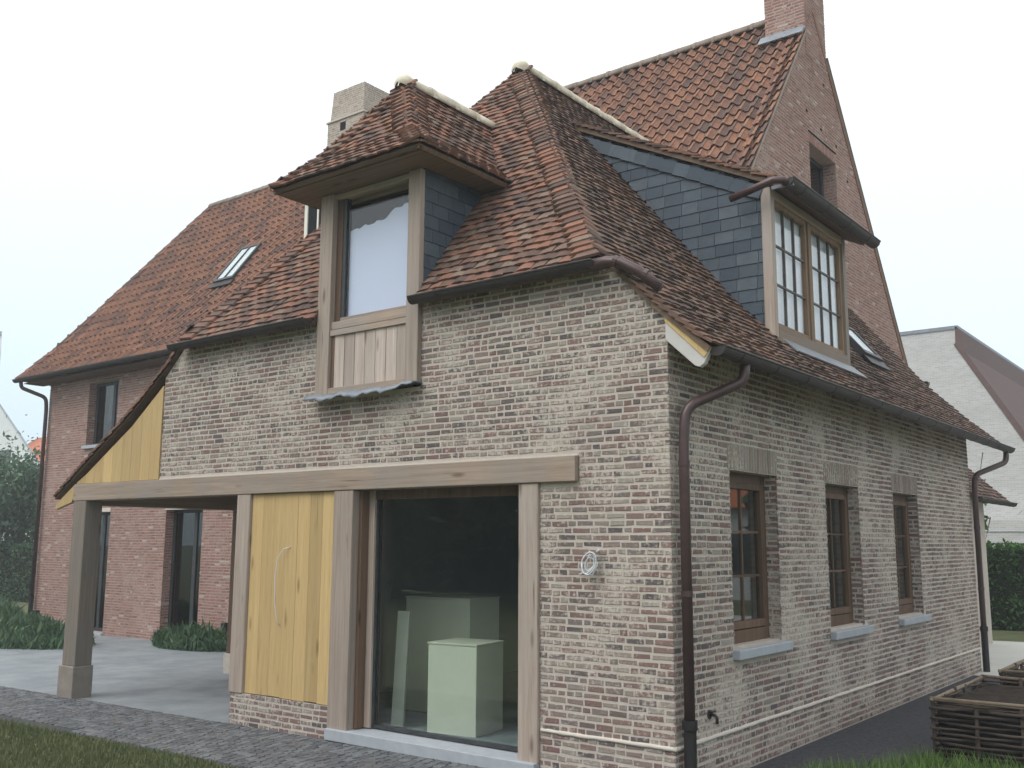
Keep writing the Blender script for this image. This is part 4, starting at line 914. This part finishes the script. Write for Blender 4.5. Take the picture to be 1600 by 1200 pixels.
# grass
def grass(name, pts, n, h, label, mt='grass'):
    P = []; poly = [[(x, y) for x, y in pts]]; x0, x1 = min(p[0] for p in pts), max(p[0] for p in pts); y0, y1 = min(p[1] for p in pts), max(p[1] for p in pts)
    while len(P) < n:
        x, y = U(x0, x1), U(y0, y1)
        if any(a <= x <= b for a, b in scan(poly, y)): P.append((x, y))
    vs, fs, rn = [], [], []
    for x, y in P:
        z = gz(x); a = U(0, 6.28); hh = h * U(.5, 1.3); w_ = .006; lx, ly = U(-.5, .5) * hh, U(-.5, .5) * hh; o = len(vs)
        vs += [(x - w_ * math.cos(a), y - w_ * math.sin(a), z), (x + w_ * math.cos(a), y + w_ * math.sin(a), z), (x + lx * .5 + w_ * .6 * math.cos(a), y + ly * .5 + w_ * .6 * math.sin(a), z + hh * .65), (x + lx * .5 - w_ * .6 * math.cos(a), y + ly * .5 - w_ * .6 * math.sin(a), z + hh * .65), (x + lx, y + ly, z + hh)]
        fs += [(o, o + 1, o + 2, o + 3), (o + 3, o + 2, o + 4)]; r = R(); rn += [r, r]
    me = bpy.data.meshes.new(name); me.from_pydata(vs, [], fs); me.update(); at = me.attributes.new('rnd', 'FLOAT', 'FACE'); at.data.foreach_set('value', rn); me.materials.append(M[mt])
    o = link(name, me, None, 0, 'stuff'); o['label'] = label
grass('grass', [(-14, -1.46), (-9, -1.52), (-4.4, -1.44), (-1.0, -1.62), (.8, -1.4), (.8, -2.6), (-2.4, -2.6), (-14, -3.2)], 32000, .06, 'thin patchy lawn grass in front of the sett paving')
grass('grass', [(.62, 1.25), (1.02, 1.75), (1.28, 2.45), (3.2, 2.5), (3.2, -.6), (.9, -.6)], 12000, .19, 'lush green grass beside the gravel path', 'lushgrass')

vs, fs = [], []
for k in range(5200):
    y = U(.1, 9.4); x = U(.03, 1.3) if y > 2 else U(.03, .95); z = gz(x) + .006; r_ = U(.004, .011); o = len(vs); a = U(0, 6)
    vs += [(x + r_ * math.cos(a + q * 1.571) * U(.7, 1.2), y + r_ * math.sin(a + q * 1.571) * U(.7, 1.2), z) for q in range(4)] + [(x, y, z + r_ * U(.5, .9))]
    fs += [(o, o + 1, o + 4), (o + 1, o + 2, o + 4), (o + 2, o + 3, o + 4), (o + 3, o, o + 4)]
gr = MB().add(vs, fs).build('gravel', 'pebble', None, 0, False, 'stuff'); gr['label'] = 'dark loose grit scattered along the path by the side wall'
# ------------------------------------------------------------------ things by the house
def wicker_bed(loc, lx, ly, h, label, n_rod=13):
    t = empty('raised_bed', loc, label, 'planter', 'woven raised beds')
    for x, y in [(0.03, .03), (lx - .03, .03), (.03, ly - .03), (lx - .03, ly - .03)] + [(lx * k / 5, .03) for k in range(1, 5)] + [(.03, ly * k / 5) for k in range(1, 5)] + [(lx * k / 5, ly - .03) for k in range(1, 5)] + [(lx - .03, ly * k / 5) for k in range(1, 5)]:
        MB().tube([(x, y, -.1), (x + U(-.01, .01), y, h + U(-.01, .03))], [.024, .02], 8).build('stake', 'wicker', t, 0, True)
    for side in range(4):
        ln = lx if side % 2 == 0 else ly
        for k in range(n_rod):
            z = .02 + (h - .05) * k / (n_rod - 1); path = []; ph = (k % 2) * math.pi
            for i in range(21):
                s = ln * i / 20 * U(.995, 1.0); o_ = .03 + .024 * math.cos(s / ln * 5 * math.pi + ph); zz = z + U(-.004, .004)
                path.append([(s, o_, zz), (o_, s, zz), (s, ly - o_, zz), (lx - o_, s, zz)][side])
            rr = U(.011, .019)
            MB().tube(path, [rr * U(.8, 1.1) for _ in path], 6).build('rod', 'wicker', t, 0, True)
    rim = MB()
    for (a, b) in (((0, .02, h), (lx, .02, h)), ((.02, 0, h), (.02, ly, h)), ((0, ly, h), (lx, ly, h)), ((lx, 0, h), (lx, ly, h))):
        for k in range(2): rim.tube([V(a) + V((0, 0, U(-.01, .015))), V(a).lerp(V(b), .5) + V((U(-.01, .01), U(-.01, .01), U(-.01, .02))), V(b) + V((0, 0, U(-.01, .015)))], .017, 7)
    rim.build('rim', 'wickerlight', t, 0, True)
    nx = 22; vs = [(.05 + (lx - .1) * i / nx, .06 + (ly - .1) * j / nx, h - .07 + U(-.018, .018)) for j in range(nx + 1) for i in range(nx + 1)]
    MB().add(vs, [(j * (nx + 1) + i, j * (nx + 1) + i + 1, (j + 1) * (nx + 1) + i + 1, (j + 1) * (nx + 1) + i) for j in range(nx) for i in range(nx)]).build('soil', 'soil', t, 0, True)
    MB().box(.075, lx - .075, .075, ly - .075, -.05, h - .1).build('liner', 'black', t)
    return t
M['wickerlight'] = m_plain('dry_hazel', S(134, 120, 104), 0.85, 0.2, 0, 0.15, 12, 0.3)
wicker_bed((1.3, 2.62, gz(0)), 2.0, 2.05, .60, 'woven hazel raised bed full of dark soil at the grass edge')
wicker_bed((1.33, 5.35, gz(0)), 2.0, 1.9, .60, 'woven raised bed farther along the path behind the nearer one')

cc = empty('cable_coil', (-.78, -.01, 1.77), 'pale coiled cable sticking out of the brick wall beside the big window', 'cable')
m = MB()
for k in range(5):
    rr = U(.05, .11); tx, tz = U(-.02, .02), U(-.02, .02)
    pts = [(tx + rr * U(.62, .78) * math.cos(a) + .25 * rr * math.sin(a), -.03 - .012 * k - .03 * abs(math.sin(a * .5)), tz + rr * 1.15 * math.sin(a) + U(-.008, .008)) for a in [2 * math.pi * i / 14 + k * .8 for i in range(13 + k % 3)]]
    m.tube(pts, .0065, 6)
m.build('cable', 'cable', cc, 0, True); MB().tube([(.05, .02, .1), (.07, -.05, .1), (.1, -.06, .115)], .009, 6).build('cable_end', 'cable', cc, 0, True)
MB().tube([(-.07, -.03, -.07), (-.11, -.03, -.1), (-.14, -.02, -.105)], .007, 6).build('cable_end', 'cable', cc, 0, True)
m = MB(); m.tube([(-4.88, -.018, 1.88), (-4.96, -.05, 1.86), (-5.03, -.075, 1.75), (-5.055, -.08, 1.55), (-5.05, -.075, 1.25), (-5.03, -.05, 1.05), (-5.01, -.02, .99)], .005, 8)
tag(m.build('pull_cord', 'cable', None, 0, True), 'thin pale cord hanging in a bow on the yellow boards', 'cord')
hk = empty('wall_tap', (0.0, .62, .47), 'small brown wall tap low on the brickwork behind the downpipe', 'tap')
MB().tube([(0, 0, 0), (.06, 0, 0), (.075, 0, -.02), (.075, 0, -.07)], .014, 8).build('spout', 'copper', hk, 0, True); MB().box(.02, .05, -.04, .04, .02, .035).build('handle', 'copper', hk, .004); MB().tube([(-.005, 0, 0), (.01, 0, 0)], .04, 12).build('rosette', 'copper', hk)

for x, l in ((-21.35, 'small dark garden light by the planting at the red brick corner'), (-13.55, 'small dark garden light behind the plant tuft near the glazed door')):
    g = empty('garden_light', (x, 5.6, gz(x)), l, 'garden light', 'garden lights along the main wall')
    MB().box(-.05, .05, -.05, .05, 0, .42).build('post', 'iron', g, .006); MB().box(-.065, .065, -.065, .065, .42, .52).build('head', 'iron', g, .006)
# white boxes inside the room
def crate(name, loc, sx, sy, sz, rz, label, cat, mat='white'):
    t = empty(name, loc, label, cat, None, rz)
    MB().box(0, sx, 0, sy, 0, sz - .02).build('carcass', mat, t, .006); MB().box(-.008, sx + .008, -.008, sy + .008, sz - .018, sz).build('top', mat, t, .004); return t
crate('white_box', (-3.17, .46, -.02), .60, .55, .92, math.radians(8), 'white cabinet box nearest the glass of the big window', 'box')
crate('white_box', (-4.35, 1.35, -.02), .95, .6, 1.32, math.radians(4), 'taller white cabinet box farther back in the room', 'box')
pb = empty('leaning_panel', (-3.66, .42, -.02), 'narrow pale panel leaning upright by the left window frame', 'panel'); MB().obox((.09, .05, .62), (1, .1, 0), (0, .06, 1), (0, 1, -.06), .08, .6, .012).build('panel', 'plaster', pb)

# ------------------------------------------------------------------ neighbours
nb_ = empty('neighbour_house', (-4.6, 30, gz(-4)), 'white brick house with a steep brown roof behind the hedge', 'house')
def loc_prism(name, pts, d, mat, parent, o): return MB().prism([V(p) - V(o) for p in pts], d).build(name, mat, parent)
O = (-4.6, 30, gz(-4))
MB().add([V(p) - V(O) for p in [(-9, 30, -.3), (-.6, 30, -.3), (-.6, 30, 2.2), (-4.6, 30, 9.0), (-4.6, 30, 9.66), (-9, 30, 9.6), (-9, 46, -.3), (-.6, 46, -.3), (-.6, 46, 2.2), (-4.6, 46, 9.0), (-4.6, 46, 9.66), (-9, 46, 9.6)]],
   [(0, 1, 2, 3, 4, 5), (11, 10, 9, 8, 7, 6), (0, 6, 7, 1), (1, 7, 8, 2), (5, 4, 10, 11), (0, 5, 11, 6)]).build('wall', 'whitebrick', nb_)
nr_ = MB()
loc_prism('roof', [(-.3, 29.97, 1.7), (-.5, 29.97, 1.6), (-4.72, 29.97, 9.05), (-4.6, 29.97, 9.2)], (0, 16.1, 0), 'brownroof', nb_, O)
loc_prism('roof_ridge', [(-4.66, 29.96, 8.95), (-4.3, 29.96, 8.6), (-4.50, 29.96, 9.6), (-4.64, 29.96, 9.74)], (0, 16.2, 0), 'brownroof', nb_, O)
MB().box(-9 + 4.6, .05, -.04, 16, 9.62 - O[2], 9.75 - O[2]).build('parapet', 'lead', nb_)
ann = MB().box(-4, 3.4, -1.6, -.02, -.1, 2.9).build('annex', 'whitebrick', nb_)
for k in range(7): MB().box(-4.02, 3.42, -1.63, -1.6, .3 + k * .37, .315 + k * .37).build('board_joint', 'stone', ann)
MB().box(-1.3, .2, -1.64, -1.605, -.1, 2.1).build('garage_opening', 'black', ann)
lh = empty('white_house', (-60, 24, gz(-30)), 'white gabled house seen past the red brick corner', 'house')
O = (-60, 24, gz(-30))
loc_prism('wall', [(-78, 24, -.5), (-55.5, 24, -.5), (-55.5, 24, 5.05), (-69, 24, 14.6), (-78, 24, 8.2)], (-8.2, 4.1, 0), 'render', lh, O)
loc_prism('roof', [(-55.2, 23.9, 4.75), (-55.2, 23.9, 4.95), (-69, 23.9, 14.75), (-69, 23.9, 14.55)], (-8.4, 4.2, 0), 'stone', lh, O)
MB().box(-66.4 + 60, -61.8 + 60, -.04, .05, 6.4 - O[2], 7.8 - O[2]).build('window', 'darkframe', lh)
MB().box(-66.2 + 60, -62.0 + 60, -.05, -.03, 6.55 - O[2], 7.65 - O[2]).build('pane', 'glassdark', lh)
oh = empty('orange_roof_house', (-78, 34, gz(-30)), 'house with an orange tiled roof peeking out beside the white gable', 'house')
O = (-78, 34, gz(-30))
loc_prism('wall', [(-86, 34, -.5), (-70, 34, -.5), (-70, 34, 8.1), (-86, 34, 8.1)], (0, 8, 0), 'render', oh, O)
loc_prism('roof', [(-69.7, 33.6, 8.0), (-69.7, 42.4, 8.0), (-69.7, 38, 11.2)], (-16.6, 0, 0), 'orange', oh, O)
MB().gutter((8.4, -.5, 8.0 - O[2]), (-8.4, -.5, 8.0 - O[2]), .09).build('gutter', 'copper', oh)
fb = empty('flat_roof_house', (-96, 34, gz(-30)), 'tall pale flat roofed building at the far edge beyond the white gable', 'house')
MB().prism([(-6, 0, 0), (9.75, 0, 0), (9.75, 0, 20.6), (-6, 0, 20.6)], (-9, 4.2, 0)).build('wall', 'render', fb); MB().prism([(-6, -.1, 20.6), (9.9, -.1, 20.6), (9.9, -.1, 21.0), (-6, -.1, 21.0)], (-9, 4.2, 0)).build('parapet', 'lead', fb)
# house and trees out of view on the right and behind, mirrored in the panes; one tree added for shade
rh_ = empty('orange_roof_house', (13.6, 27, gz(0)), 'white walled house with an orange roof across the driveway', 'house')
MB().box(-4, 5, 0, 8, -.1, 3.4).build('wall', 'render', rh_)
MB().prism([(-4.4, -.4, 3.35), (-4.4, 8.4, 3.35), (-4.4, 4, 7.4)], (9.8, 0, 0)).build('roof', 'orange', rh_)
for x in (-2.6, .2, 2.8): f = MB().box(x, x + 1.1, -.03, .05, .9, 2.4).build('window', 'darkframe', rh_, .005); MB().box(x + .08, x + 1.02, -.04, -.02, .98, 2.32).build('pane', 'glassdark', f)
tr_ = [(-32, -24, 9, 4), (-25, -22, 8, 3.8), (-18, -23, 9.5, 4.2), (-11, -22, 8.5, 3.8), (-4, -24, 9, 4), (4, -23, 8, 3.6)]
tr_ += [(14, 6, 7, 2.8), (6.6, 24, 7, 2.4)]  # first tree is added out of view to shade the side wall
kinds = ['tallest dark tree of the row at the far end of the garden', 'rounded dark tree second in the garden row', 'broad dark tree in the middle of the garden row', 'dark tree standing right of the broad one in the garden row', 'dark tree next to the last in the garden row', 'smallest dark tree ending the garden row', 'round unseen tree added across the lawn to shade the side wall', 'tree at the driveway edge before the orange roofed house']
for (x, y, h, r_), l in zip(tr_, kinds): tree('tree', x, y, h, r_, l, 'leafdark', 70, 60, .34, 'garden trees', .2, low=.15)
hedge('hedge', -40, 8, -27.5, -26.5, -.3, 3.2, 9000, 'long dark hedge closing the garden opposite the big window', 'leafdark', .2)
tree('young_tree', .2, 18.4, 3.4, .7, 'young sapling with few leaves in front of the clipped hedge', 'leaf', 26, 16, .09, None, .03, low=.45)
tree('young_tree', -1.75, 18.7, 3.9, .35, 'thin bare stemmed sapling behind the far downpipe', 'leaf', 14, 10, .08, None, .02, low=.5)
flush_pieces()

hz = MB().box(-130, 30, -45, 60, -2.2, 26).build('haze', None, None, 0, False, 'stuff'); hz['label'] = 'thin pale haze volume added to imitate lens fog'  # volume added for the pale veil of lens fog, not weather
hm = bpy.data.materials.new('haze'); hm.use_nodes = True; t_ = hm.node_tree; t_.nodes.clear(); o_ = N(t_, 'ShaderNodeOutputMaterial'); v_ = N(t_, 'ShaderNodeVolumePrincipled')
v_.inputs['Color'].default_value = (0.92, 0.96, 1.0, 1); v_.inputs['Density'].default_value = 0.0021; t_.links.new(v_.outputs[0], o_.inputs['Volume']); hz.data.materials.append(hm)
